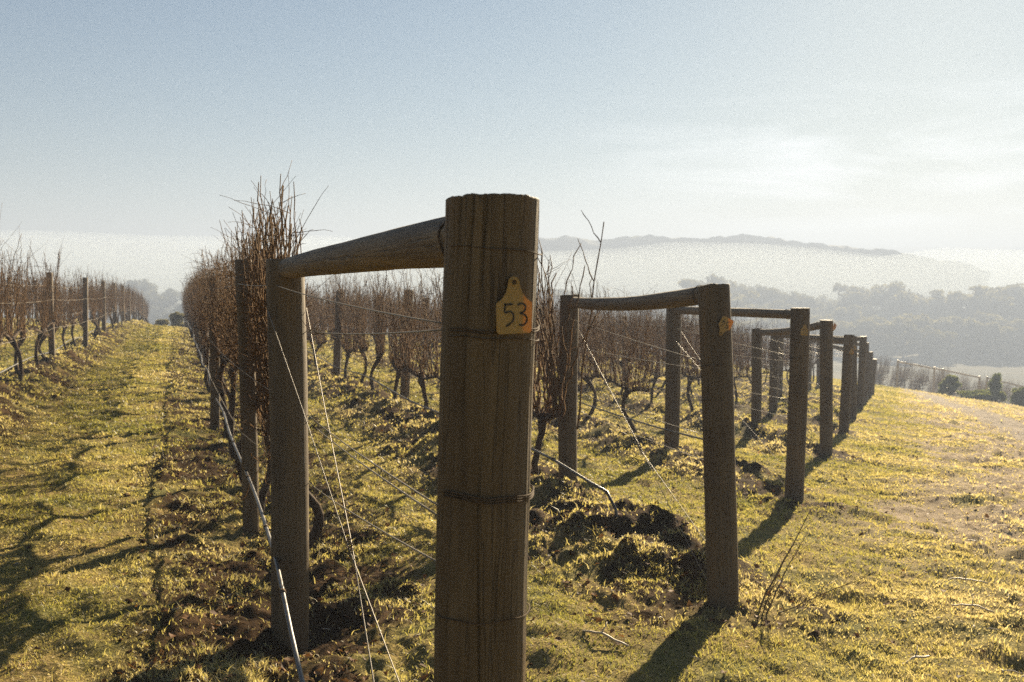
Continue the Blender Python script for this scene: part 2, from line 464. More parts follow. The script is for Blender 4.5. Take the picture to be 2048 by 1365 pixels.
# ------------------------------------------------------------------ posts, rails, wires
def make_post(name, base, top, rad, parent=None, mat=None, sides=28, rough=0.004, bury=0.3, seed=0, origin=None, slant=0.0, fine=False):
    base = Vector(base); top = Vector(top)
    ax = top - base; H = ax.length
    zz = np.concatenate([np.linspace(-bury, H * 0.97, 110 if fine else 26), [H * 0.985, H - 0.003, H]])
    if fine: zz = np.concatenate([zz[:-3], np.linspace(H * .972, H - .004, 12), [H - .002, H]])
    rc = np.random.default_rng(seed + 77)
    cracks = [(rc.random() * 6.28, rc.choice([H, H, H * rc.random()]), .12 + .45 * rc.random(), .0011 + .0012 * rc.random()) for _ in range(8)] if fine else []
    ang = np.arange(sides) / sides * 2 * np.pi
    V = []
    r_ = np.random.default_rng(seed)
    ph = r_.random(4) * 6.28
    for i, z in enumerate(zz):
        rr = rad * (1 + 0.012 * np.sin(2 * ang + ph[0]) + 0.01 * np.sin(3 * ang + ph[1] + z)) + rough * 0.5 * vnoise(ang * 2.5 + seed, ang * 0 + z * 2.5, seed) * 1.0
        rr = rr + rough * 0.10 * vnoise(ang * 9, ang * 0 + z * 0.7 + seed, seed + 1)
        if fine:
            rr = rr + 0.0005 * vnoise(ang * 26, ang * 0 + z * 2.2, seed + 9) + 0.0004 * vnoise(ang * 60, ang * 0 + z * 5, seed + 11)
            for ca_, cz_, cl_, cw_ in cracks:
                fz = max(0.0, 1 - abs(z - cz_) / cl_)
                dd = np.abs((ang - ca_ - 0.06 * math.sin(z * 5 + ca_) + np.pi) % (2 * np.pi) - np.pi) * rad
                rr = rr - 0.010 * fz ** .6 * np.exp(-(dd / (cw_ * (.4 + fz))) ** 2)
        if i == len(zz) - 1: rr = rr - 0.0015
        cx = 0.006 * math.sin(z * 2.1 + ph[2]); cy = 0.006 * math.sin(z * 1.7 + ph[3])
        zv = np.full(sides, z)
        if i >= len(zz) - 3:
            zv = zv + slant * np.cos(ang - ph[0]) + rough * (0.25 * vnoise(ang * 6, ang * 0 + seed * 3.3, seed + 5) + (0.13 * vnoise(ang * 17, ang * 0 + seed * 1.3, seed + 6) if fine else 0))
        V.append(np.stack([cx + rr * np.cos(ang), cy + rr * np.sin(ang), zv], -1))
    V = np.concatenate(V); n = len(zz)
    idx = np.arange(n * sides).reshape(n, sides)
    a = idx[:-1]; b = idx[1:]
    Q = np.stack([a, np.roll(a, -1, 1), np.roll(b, -1, 1), b], -1).reshape(-1, 4)
    V = np.concatenate([V, [[V[-sides:, 0].mean(), V[-sides:, 1].mean(), V[-sides:, 2].mean() + 0.001]]])
    c = len(V) - 1
    T = np.stack([np.full(sides, c), idx[-1], np.roll(idx[-1], -1)], -1)
    me = mesh_from(name, V, Q, T)
    me.polygons.foreach_set("use_smooth", np.concatenate([np.ones(len(Q), bool), np.zeros(len(T), bool)]))
    o = obj(name, me, mat or M_POST, parent)
    o.location = base - (origin or Vector((0, 0, 0)))
    q = Vector((0, 0, 1)).rotation_difference(ax.normalized())
    o.rotation_mode = 'QUATERNION'; o.rotation_quaternion = q
    return o, H

def make_rail(a, b, ra, rb, parent, origin, bend=0.0, seed=0):
    a = Vector(a); b = Vector(b); ax = b - a; H = ax.length
    n = 30; k = 22
    z = np.concatenate([[0, 0.004], np.linspace(0.02, H - 0.02, n), [H - 0.004, H]])
    ang = np.arange(k) / k * 2 * np.pi
    V = []
    for i, zz in enumerate(z):
        f = zz / H
        rr = ra + (rb - ra) * f
        if i in (0, len(z) - 1): rr -= 0.008
        if i in (1, len(z) - 2): rr -= 0.003
        rr = rr * (1 + 0.02 * np.sin(2 * ang + f * 2 + seed)) + 0.0025 * vnoise(ang * 3, ang * 0 + zz * 3 + seed, seed)
        s = bend * (4 * f * (1 - f))
        V.append(np.stack([rr * np.cos(ang), rr * np.sin(ang) - s, np.full(k, zz)], -1))
    V = np.concatenate(V); m = len(z)
    idx = np.arange(m * k).reshape(m, k); A = idx[:-1]; B = idx[1:]
    Q = np.stack([A, np.roll(A, -1, 1), np.roll(B, -1, 1), B], -1).reshape(-1, 4)
    V = np.concatenate([V, [[0, 0, -0.001], [0, 0, H + 0.001]]])
    c0 = len(V) - 2
    T = np.concatenate([np.stack([np.full(k, c0), np.roll(idx[0], -1), idx[0]], -1), np.stack([np.full(k, c0 + 1), idx[-1], np.roll(idx[-1], -1)], -1)])
    o = obj("rail", mesh_from("rail", V, Q, T), M_RAIL, parent)
    d = ax.normalized(); up = Vector((0, 0, 1))
    xa = up.cross(d).normalized(); ya = d.cross(xa)          # local y is up
    Mx = Matrix((xa, ya, d)).transposed()
    o.rotation_mode = 'QUATERNION'; o.rotation_quaternion = Mx.to_quaternion()
    o.location = a - origin
    return o

def wrap_mesh(rad, turns, pitch, wr, seed, tilt=0.03):
    r_ = np.random.default_rng(seed)
    n = int(40 * turns) + 1
    th = np.linspace(0, 2 * np.pi * turns, n) + r_.random() * 6.28
    ph = r_.random() * 6.28
    z = pitch * (th - th[0]) / (2 * np.pi) + tilt * rad * np.cos(th - ph) + 0.0015 * np.sin(5 * th)
    P = np.stack([(rad + 0.0012 * np.sin(7 * th)) * np.cos(th), (rad + 0.0012 * np.sin(7 * th)) * np.sin(th), z], -1)
    mb = MB(); mb.tubes(P, np.full(n, wr), 6)
    return mb.mesh("wire_wrap")

def ordinal(n):
    w = ["zeroth", "first", "second", "third", "fourth", "fifth", "sixth", "seventh", "eighth", "ninth", "tenth", "eleventh", "twelfth",
         "thirteenth", "fourteenth", "fifteenth", "sixteenth", "seventeenth", "eighteenth", "nineteenth", "twentieth"]
    if n < len(w): return w[n]
    tens = {2: ("twenty", "twentieth"), 3: ("thirty", "thirtieth"), 4: ("forty", "fortieth"), 5: ("fifty", "fiftieth"), 6: ("sixty", "sixtieth")}
    t, u = divmod(n, 10)
    return tens[t][1] if u == 0 else tens[t][0] + "-" + w[u]

ROWP = {0: "front row behind tag 53", -1: "row just left of the grass path", -2: "second row left of the grass path", -3: "third row left of the grass path"}
for k in range(1, 10):
    ROWP[k] = ordinal(k + 1) + " row from the front"

# explicit inner posts (x, y) and heights of tops
INNER = {0: (-1.04, 4.56), 1: (0.44, 7.75), 2: (1.84, 11.35), 3: (3.58, 14.5), 4: (4.87, 18.4)}
TOPZ_E = {0: (-0.033, 1.95, 1.740), 1: (1.09, 5.41, 1.53), 2: (2.64, 9.13, 1.275), 3: (4.14, 13.07, 0.975), 4: (5.64, 16.6, 0.56)}
TOPZ_I = {0: 1.655, 1: 1.425, 2: 1.225, 3: 0.78, 4: 0.50}
FRAME_LBL = {
    0: "thick weathered timber end frame nearest the camera, carrying the yellow 53 tag",
    1: "timber end frame with sagging rail and upside-down tag, right of the big post",
    2: "third timber end frame in line, straight level rail and upright yellow tag",
    3: "fourth timber end frame in line, tag on its end post's right edge",
}
FRAMES = {}
RADE = {0: 0.0925, 1: 0.086, 2: 0.085, 3: 0.083, 4: 0.085}
RADI = {0: 0.088, 1: 0.074, 2: 0.085, 3: 0.075, 4: 0.08}
for k in range(0, 10):
    ex, ey = ENDS[k]
    zb = bz(ex, ey)
    if k in TOPZ_E:
        tx, ty, tz = TOPZ_E[k]
        ix, iy = INNER[k]; itz = TOPZ_I[k]
    else:
        tx, ty, tz = ex + rng.normal(0, .04), ey + rng.normal(0, .05), zb + (1.72, 1.80, 1.72, 1.5, 1.3)[k - 5]
        ii = np.array([ex, ey]) + RD * 2.6; ix, iy = ii; itz = bz(ix, iy) + 1.68
    re_, ri_ = RADE.get(k, 0.085), RADI.get(k, 0.08)
    izb = bz(ix, iy)
    org = Vector((ex, ey, zb))
    lbl = FRAME_LBL.get(k) or "timber end frame, %s in line counted from the big tagged post" % ordinal(k + 1)
    root = empty("trellis_end_frame", org, lbl, "trellis frame", "timber end frames of the vine rows")
    ep, H = make_post("end_post", (ex, ey, zb), (tx, ty, tz), re_, root, seed=100 + k, origin=org, slant=(0.004 if k else 0.006), sides=220 if k == 0 else 28, fine=(k == 0), rough=0.005 if k == 0 else 0.004)
    itop = (ix + (-.005 if k == 0 else 0.01), iy + .06, itz)
    ip, Hi = make_post("inner_post", (ix, iy, izb), itop, ri_, root, seed=200 + k, origin=org, slant=0.004)
    # rail between the two tops
    ra, rb = {0: (0.057, 0.049), 1: (0.054, 0.042), 2: (0.044, 0.045)}.get(k, (0.05, 0.046))
    za = tz - {0: 0.070, 1: 0.040, 2: 0.062, 3: 0.045, 4: 0.1}.get(k, 0.06)
    zi = itz - {0: 0.040, 1: 0.055, 2: 0.055, 3: 0.05}.get(k, 0.05)
    dirv = (Vector((itop[0], itop[1], zi)) - Vector((tx, ty, za))).normalized()
    a_ = Vector((tx, ty, za)) + dirv * (-0.03 if k == 1 else 0.01)
    b_ = Vector((itop[0], itop[1], zi)) + dirv * 0.02
    make_rail(a_, b_, ra, rb, root, org, {0: -0.008, 1: 0.036, 3: 0.04}.get(k, 0.0), seed=k)
    rl = [c_ for c_ in COL.objects if c_.parent == root and c_.name.startswith('rail')][0]
    Lr = (b_ - a_).length
    for q_, fz in enumerate((Lr - 0.10 - 0.02 * (k % 2), 0.17)):
        tw = obj("tie_wire", wrap_mesh((rb if q_ == 0 else ra) + 0.002, 2, 0.006, 0.0016, 800 + 2 * k + q_, 0.25), M_RUST, rl)
        fr = fz / Lr; tw.location = (0, -{0: -0.008, 1: 0.036, 3: 0.04}.get(k, 0.0) * 4 * fr * (1 - fr), fz)
    # wire bands round the end post
    if k == 0:
        bands = [(tz - 0.098, 1, 0, 0.0013), (tz - 0.252, 2, 0.005, 0.0014), (tz - 0.268, 1, 0.0, 0.0012), (tz - 0.575, 3, 0.005, 0.0015), (tz - 0.808, 1, 0, 0.0013), (tz - 1.1, 2, 0.004, 0.0014)]
    else:
        bands = [(tz - 0.40 - 0.03 * (k % 3), 1, 0, 0.003), (tz - 0.62, 1, 0, 0.0022), (tz - 0.78, 1, 0, 0.0026), (tz - 1.25, 1, 0, 0.002)] if k < 5 else [(tz - 0.42, 1, 0, 0.0035)]
    for j, (bzv, turns, pit, wr) in enumerate(bands):
        w = obj("wire_wrap", wrap_mesh(re_ + 0.0012, turns, pit, wr, 300 + 10 * k + j, 0.05), M_RUST, ep)
        w.location = (0, 0, (bzv - zb) / ((tz - zb) / H))
    FRAMES[k] = dict(e=Vector((ex, ey, zb)), et=Vector((tx, ty, tz)), i=Vector((ix, iy, izb)), it=Vector(itop), re=re_, ri=ri_, root=root, org=org)
    # diagonal brace wires from the inner post's top to the end post's foot, twitched together in the middle
    if k < 5:
        F_ = FRAMES[k]
        sd = Vector((ND[0], ND[1], 0))
        p0 = F_['it'] - Vector((0, 0, 0.28)) if k else F_['it'] - Vector((0, 0, 0.22))
        p1 = F_['e'] + Vector((0, 0, 0.12))
        dv = (p1 - p0).normalized()
        mid = p0.lerp(p1, 0.55)
        off = 0.085 if k == 0 else 0.08
        mb = MB()
        for sgn in (-1, 1):
            pts = [p0 + sd * off * sgn * 1.05, p0.lerp(mid, 0.5) + sd * off * sgn * 0.52, mid + sd * 0.006 * sgn, mid.lerp(p1, 0.5) + sd * off * sgn * -0.5, p1 + sd * off * sgn * -1.0]
            P = []
            for q in range(4):
                for f in np.linspace(0, 1, 8, endpoint=False):
                    P.append(np.array(pts[q].lerp(pts[q + 1], f)))
            P.append(np.array(pts[-1])); P = np.array(P) - np.array(org)
            mb.tubes(P, np.full(len(P), 0.0019), 6)
        bw = obj("brace_wire", mb.mesh("brace_wire"), M_WIRE, root)
        # twitch knot
        mb = MB(); th = np.linspace(0, 2 * np.pi * 7, 120)
        xa = Vector((0, 0, 1)).cross(dv).normalized(); ya = dv.cross(xa)
        P = np.array([np.array(mid - org) + np.array(dv) * (-.035 + .07 * i / 119) + 0.006 * (1 + .5 * math.sin(i * .6)) * (np.array(xa) * math.cos(t) + np.array(ya) * math.sin(t)) for i, t in enumerate(th)])
        mb.tubes(P, np.full(len(P), 0.0016), 5)
        mb.tubes(np.array([np.array(mid - org), np.array(mid - org) + np.array([.03, -.01, .02]), np.array(mid - org) + np.array([.045, -.01, -.015])]), np.full(3, .0018), 5)
        obj("wire_knot", mb.mesh("wire_knot"), M_RUST, bw)

# ------------------------------------------------------------------ number tags
DIG = {
    '5': [[(0.36, 0.98), (0.02, 0.96), (0.02, 0.96), (0.0, 0.62), (0.22, 0.66), (0.37, 0.52), (0.38, 0.33), (0.28, 0.16), (0.04, 0.0)]],
    '3': [[(0.02, 0.93), (0.2, 1.0), (0.36, 0.9), (0.37, 0.76), (0.28, 0.62), (0.14, 0.56), (0.3, 0.5), (0.42, 0.36), (0.40, 0.16), (0.26, 0.03), (0.06, 0.05)]],
    '4': [[(0.28, 1.0), (0.02, 0.36), (0.42, 0.36)], [(0.30, 0.62), (0.28, 0.0)]],
    '6': [[(0.32, 0.98), (0.1, 0.7), (0.0, 0.35), (0.12, 0.05), (0.34, 0.05), (0.4, 0.28), (0.25, 0.45), (0.03, 0.32)]],
    '7': [[(0.0, 0.96), (0.4, 0.96), (0.14, 0.0)]],
}
def smooth_line(p, n=6):
    p = np.array(p, float)
    out = []
    for i in range(len(p) - 1):
        p0 = p[max(i - 1, 0)]; p1 = p[i]; p2 = p[i + 1]; p3 = p[min(i + 2, len(p) - 1)]
        for t in np.linspace(0, 1, n, endpoint=False):
            out.append(0.5 * (2 * p1 + (p2 - p0) * t + (2 * p0 - 5 * p1 + 4 * p2 - p3) * t * t + (3 * p1 - p0 - 3 * p2 + p3) * t ** 3))
    out.append(p[-1]); return np.array(out)

def tag_outline(w=0.074, h=0.107):
    body = [(-0.5, 0.06), (-0.47, 0.02), (-0.42, 0.0), (0.40, 0.0), (0.45, 0.02), (0.47, 0.06), (0.5, 0.50), (0.49, 0.54), (0.34, 0.61), (0.22, 0.72), (0.17, 0.84)]
    arc = [(0.15 * math.cos(t), 0.90 + 0.10 * math.sin(t)) for t in np.linspace(0.0, math.pi, 11)]
    left = [(-0.17, 0.84), (-0.22, 0.72), (-0.34, 0.61), (-0.49, 0.54), (-0.5, 0.50)]
    return np.array([(x * w, y * h) for x, y in body + arc + left])

def make_tag(loc, nrm, rot, text, label, scale=1.0, bow=0.0):
    t = empty("number_tag", loc, label, "number tag", "yellow row number tags on the end posts")
    O = tag_outline(); w, h = 0.074, 0.107
    hole = np.array([(0.0, 0.90 * h)])
    O = O - hole                                   # origin at the nail hole
    n = len(O); hn = 14
    hr = 0.0042
    import bmesh
    bm = bmesh.new()
    outer = [bm.verts.new((p[0], p[1], 0)) for p in O]
    inner = [bm.verts.new((hr * math.cos(a), hr * math.sin(a), 0)) for a in np.arange(hn) / hn * 2 * math.pi]
    ed = [bm.edges.new((outer[i], outer[(i + 1) % n])) for i in range(n)] + [bm.edges.new((inner[i], inner[(i + 1) % hn])) for i in range(hn)]
    bmesh.ops.triangle_fill(bm, edges=ed, use_beauty=True)
    r = bmesh.ops.extrude_face_region(bm, geom=bm.faces[:])
    for v in [g for g in r['geom'] if isinstance(g, bmesh.types.BMVert)]: v.co.z -= 0.0022
    bmesh.ops.recalc_face_normals(bm, faces=bm.faces[:])
    me = bpy.data.meshes.new("tag_plate"); bm.to_mesh(me); bm.free()
    obj("tag_plate", me, M_TAG, t)
    # raised collar and nail at the hole
    mb = MB(); a = np.linspace(0, 2 * np.pi, 25)
    mb.tubes(np.stack([0.0062 * np.cos(a), 0.0062 * np.sin(a), np.full(25, 0.0006)], -1), np.full(25, 0.0016), 6)
    obj("collar", mb.mesh("collar"), M_TAG, t)
    mb = MB(); mb.tubes(np.array([[0, 0, -0.012], [0, 0, -0.0006], [0, 0, 0.0012], [0, 0, 0.0022]]), np.array([0.002, 0.002, 0.0042, 0.0032]), 10)
    obj("nail", mb.mesh("nail"), M_RUST, t)
    x0 = -0.020 if len(text) > 1 else -0.008
    for d in text:
        mb = MB()
        for st in DIG[d]:
            q = smooth_line(st)
            P = np.stack([x0 + q[:, 0] * 0.046, -0.094 + 0.012 + q[:, 1] * 0.042, np.full(len(q), 0.0008)], -1)
            T = np.gradient(P, axis=0); T /= np.linalg.norm(T, axis=1, keepdims=True) + 1e-9
            S = np.stack([-T[:, 1], T[:, 0], T[:, 2] * 0], -1)
            wd = 0.0018 * (1 + 0.12 * np.sin(np.arange(len(q)) * 0.7))[:, None]
            V = np.concatenate([P - S * wd, P + S * wd, P - S * wd * 0.8 - [0, 0, 0.0007], P + S * wd * 0.8 - [0, 0, 0.0007]])
            m = len(q); i = np.arange(m - 1)
            mb.add(V, np.concatenate([np.stack([i, i + 1, m + i + 1, m + i], -1)[:, ::-1], np.stack([2 * m + i, 2 * m + i + 1, i + 1, i], -1), np.stack([m + i, m + i + 1, 3 * m + i + 1, 3 * m + i], -1)]))
        obj("digit", mb.mesh("digit", False), M_INK, t)
        x0 += 0.0255
    nv = Vector(nrm).normalized()
    up = Vector((0, 0, 1)); xa = up.cross(nv).normalized(); ya = nv.cross(xa)
    q = Matrix((xa, ya, nv)).transposed().to_quaternion() @ Quaternion((0, 0, 1), rot)
    t.rotation_mode = 'QUATERNION'; t.rotation_quaternion = q
    t.scale = (scale,) * 3
    return t

def tag_on(k, z_below, ang, rot, text, label, scale=1.0, out=0.012):
    """ang: degrees to the right of the side of the post that faces the camera"""
    F_ = FRAMES[k]
    f = 1 - z_below / (F_['et'].z - F_['e'].z)
    c = F_['e'].lerp(F_['et'], f)
    view = Vector((-c.x, -c.y, 0)).normalized()
    a = R(ang)
    nrm = Vector((view.x * math.cos(a) - view.y * math.sin(a), view.x * math.sin(a) + view.y * math.cos(a), 0))
    make_tag(c + nrm * (F_['re'] + out), nrm, rot, text, label, scale)

tag_on(0, 0.158, 24, 0.02, "53", "bent yellow plastic ear tag reading 53, nailed to the big front post", 1.0, 0.006)
tag_on(1, 0.255, 20, R(153), "54", "yellow tag hanging upside down on the end post right of the big post", 0.95)
tag_on(2, 0.150, 30, R(-4), "55", "small upright yellow tag on the third end post of the line")
tag_on(3, 0.13, 62, R(150), "56", "tilted yellow tag at the right edge of the fourth end post")
tag_on(4, 0.22, 25, R(4), "57", "faint small yellow tag on the fifth end post of the line")
tag_on(5, 0.18, 20, R(0), "64", "faint small yellow tag on the sixth end post of the line")

# ------------------------------------------------------------------ line posts inside the rows
EXPL = {0: [(-1.79, 6.72), (-3.55, 11.8)], 1: [(-1.53, 13.88), (-3.20, 18.03)], -1: [(-8.17, 17.6), (-9.66, 22.5), (-12.1, 29.5), (-13.95, 34.9)]}
ROWPOSTS = {}
ntot = 0
for k in sorted(ROW_T, key=lambda q: (abs(q - 0.2))):
    pts = [np.array(p) for p in EXPL.get(k, [])]
    s0 = (float(np.dot(pts[-1], RD)) if pts else ROW_S[k] + 3.0) + 5.6
    if k == -1: pts = [ts(ROW_T[-1], 12.0)] + pts
    if k == -2: s0 = 10.5
    if k == -3: s0 = 28.0
    while s0 < ROW_END - 1:
        pts.append(ts(ROW_T[k] + rng.normal(0, .02), s0)); s0 += 5.6 + rng.normal(0, .15)
    ROWPOSTS[k] = pts
    for j, p in enumerate(pts):
        x, y = p; z = bz(x, y)
        if k == 0 and j == 0: H = 1.78; rad = 0.055
        else: H = 1.74 + rng.normal(0, .05); rad = 0.056 + rng.random() * .008
        if k == -1: H = 1.78
        if k == 0 and j == 1: H = 1.74
        cut = (x ** 2 + y ** 2) ** .5
        tp = (x + rng.normal(0, .025), y + rng.normal(0, .03), z + H)
        if k == 1 and j == 0: tp = (x + .09, y + .1, z + H + .04); rad = .066
        if k == 1 and j == 1: tp = (x + .07, y + .1, z + H + .06); rad = .07
        o, _ = make_post("line_post", (x, y, z), tp, rad, None, seed=400 + ntot, sides=16 if cut < 20 else 10)
        o["label"] = "thin round timber post, %s along the %s" % (ordinal(j + 1), ROWP[k])
        o["category"] = "line post"; o["group"] = "line posts inside the vine rows"
        ntot += 1

# ------------------------------------------------------------------ trellis wires and drip hoses
def row_points(k):
    F_ = FRAMES.get(k)
    pts = []
    if F_: pts += [np.array(F_['i'])[:2]]
    pts += [np.array(p) for p in ROWPOSTS[k]]
    return pts

WIRE_H = {0: [(1.585, 1.50, 1.62, "top"), (1.37, 1.49, 1.36, "second"), (0.98, 1.14, 1.05, "third"), (0.95, 1.12, 0.86, "cordon"), (0.66, 1.03, 0.62, "lowest")]}
DEF = [(1.55, 1.35, 1.55, "top"), (1.30, 1.28, 1.30, "second"), (0.95, 0.95, 1.0, "third"), (0.80, 0.75, 0.80, "cordon")]
for k in sorted(ROW_T):
    lst = WIRE_H.get(k) or (DEF if -1 <= k <= 3 else DEF[:2])
    for w, (hi, he, hr, nm) in enumerate(lst):
        P = []
        side = (0.062 if w % 2 else -0.062)
        F_ = FRAMES.get(k)
        if F_:
            a = np.array(F_['e'].lerp(F_['et'], 0.0)); ez = he + F_['e'].z if k else he
            f = (ez - F_['e'].z) / (F_['et'].z - F_['e'].z)
            a = np.array(F_['e'].lerp(F_['et'], f))
            sgn = -1 if w % 2 == 0 else 1
            P.append(a + np.array([ND[0], ND[1], 0]) * (F_['re'] + .004) * (sgn if k else -1) * 0.9)
            iz = hi + F_['i'].z if k else hi + F_['i'].z
            f = (iz - F_['i'].z) / (F_['it'].z - F_['i'].z)
            b = np.array(F_['i'].lerp(F_['it'], f)) + np.array([ND[0], ND[1], 0]) * (F_['ri'] + .003) * (1 if w else -.6)
            P.append(b)
        for p in ROWPOSTS[k]:
            P.append(np.array([p[0], p[1], bz(*p) + hr]) + np.array([ND[0], ND[1], 0]) * side)
        # subdivide with sag
        Q = []
        for i in range(len(P) - 1):
            d = np.linalg.norm(P[i + 1] - P[i]); nseg = 10 if d < 8 else 14
            if np.hypot(*P[i][:2]) > 30: nseg = 3
            for f in np.linspace(0, 1, nseg, endpoint=False):
                q = P[i] * (1 - f) + P[i + 1] * f
                q[2] -= 0.012 * d / 3 * 4 * f * (1 - f)
                Q.append(q)
        Q.append(P[-1]); Q = np.array(Q)
        mb = MB(); mb.tubes(Q, np.full(len(Q), 0.0021), 5)
        wo_ = obj("trellis_wire", mb.mesh("trellis_wire"), M_WIRE, label="%s wire strung along the %s" % (nm, ROWP[k]), cat="wire", group="trellis wires")
        if k == 0 and w in (1, 2, 3):
            c0 = P[1] * (0.86) + P[0] * 0.14
            r_ = np.random.default_rng(40 + w)
            mb = MB()
            th = np.linspace(0, 6 * np.pi, 70)
            mb.tubes(np.stack([c0[0] + .012 * np.cos(th) * (1 + .6 * np.sin(th * .37)), c0[1] + np.linspace(-.03, .03, 70), c0[2] + .014 * np.sin(th)], -1), np.full(70, .0014), 5)
            for q in range(3):
                mb.tubes(np.array([c0, c0 + r_.normal(0, .022, 3), c0 + r_.normal(0, .04, 3)]), np.full(3, .0013), 5)
            obj("wire_tie", mb.mesh("wire_tie"), M_RUST, wo_)

def hose(k, s_end, loose, droop, label):
    P = []
    sg = np.concatenate([[s_end, s_end + .25], np.arange(s_end + .6, 30, 0.35), np.arange(30, ROW_END, 2.0)])
    for s in sg:
        t = ROW_T[k] - 0.125 + 0.015 * math.sin(s * 1.3 + k)
        x, y = ts(t, s)
        P.append([x, y, bz(x, y) + loose(s) + 0.03 * math.sin(s * 0.9 + k)])
    P = np.array(P)
    for q in droop: P = np.concatenate([[P[0] + np.array(q)], P])
    mb = MB(); mb.tubes(P, np.full(len(P), 0.0105), 8)
    o = obj("drip_hose", mb.mesh("drip_hose"), M_HOSE, label=label, cat="irrigation hose", group="drip hoses along the rows")
    if k in (0, 1):
        for s in np.arange(s_end + .9, 14, 1.25):
            mb = MB()
            i = int(np.argmin(np.abs(np.dot(P[:, :2], RD) - s)))
            d = P[min(i + 1, len(P) - 1)] - P[max(i - 1, 0)]; d = d / np.linalg.norm(d)
            mb.tubes(np.array([P[i] - d * .014, P[i] - d * .012, P[i] + d * .012, P[i] + d * .014]), np.array([.009, .0145, .0145, .009]), 8)
            mb.tubes(np.array([P[i], P[i] + [.004, 0, .05]]), np.array([.0014, .0014]), 4)
            obj("hose_clip", mb.mesh("hose_clip"), M_RUST, o)
    return o
E0S = ROW_S[0]
hose(0, E0S + 1.42, lambda s: 0.13 + 0.22 * float(sstep(E0S + 1.3, E0S + 2.9, s)), [(0.02, -0.03, -0.10), (0.0, 0.0, -0.16)], "long drip hose sloping beside the nearest vine row, ends at the inner post's foot")
hose(1, ROW_S[1] + 1.3, lambda s: 0.40 + 0.05 * float(sstep(ROW_S[1] + 1.3, ROW_S[1] + 2.5, s)), [(0.05, -0.07, -0.10), (0.02, -0.04, -0.14)], "drip hose bending down into the soil mound right of the big front post")
hose(2, ROW_S[2] + 1.2, lambda s: 0.40, [(0.05, -0.07, -0.08), (0.03, -0.04, -0.12)], "drip hose along the third row from the front, behind the sagging rail frame")
hose(-1, 8.0, lambda s: 0.36, [], "drip hose along the row just left of the grass path")

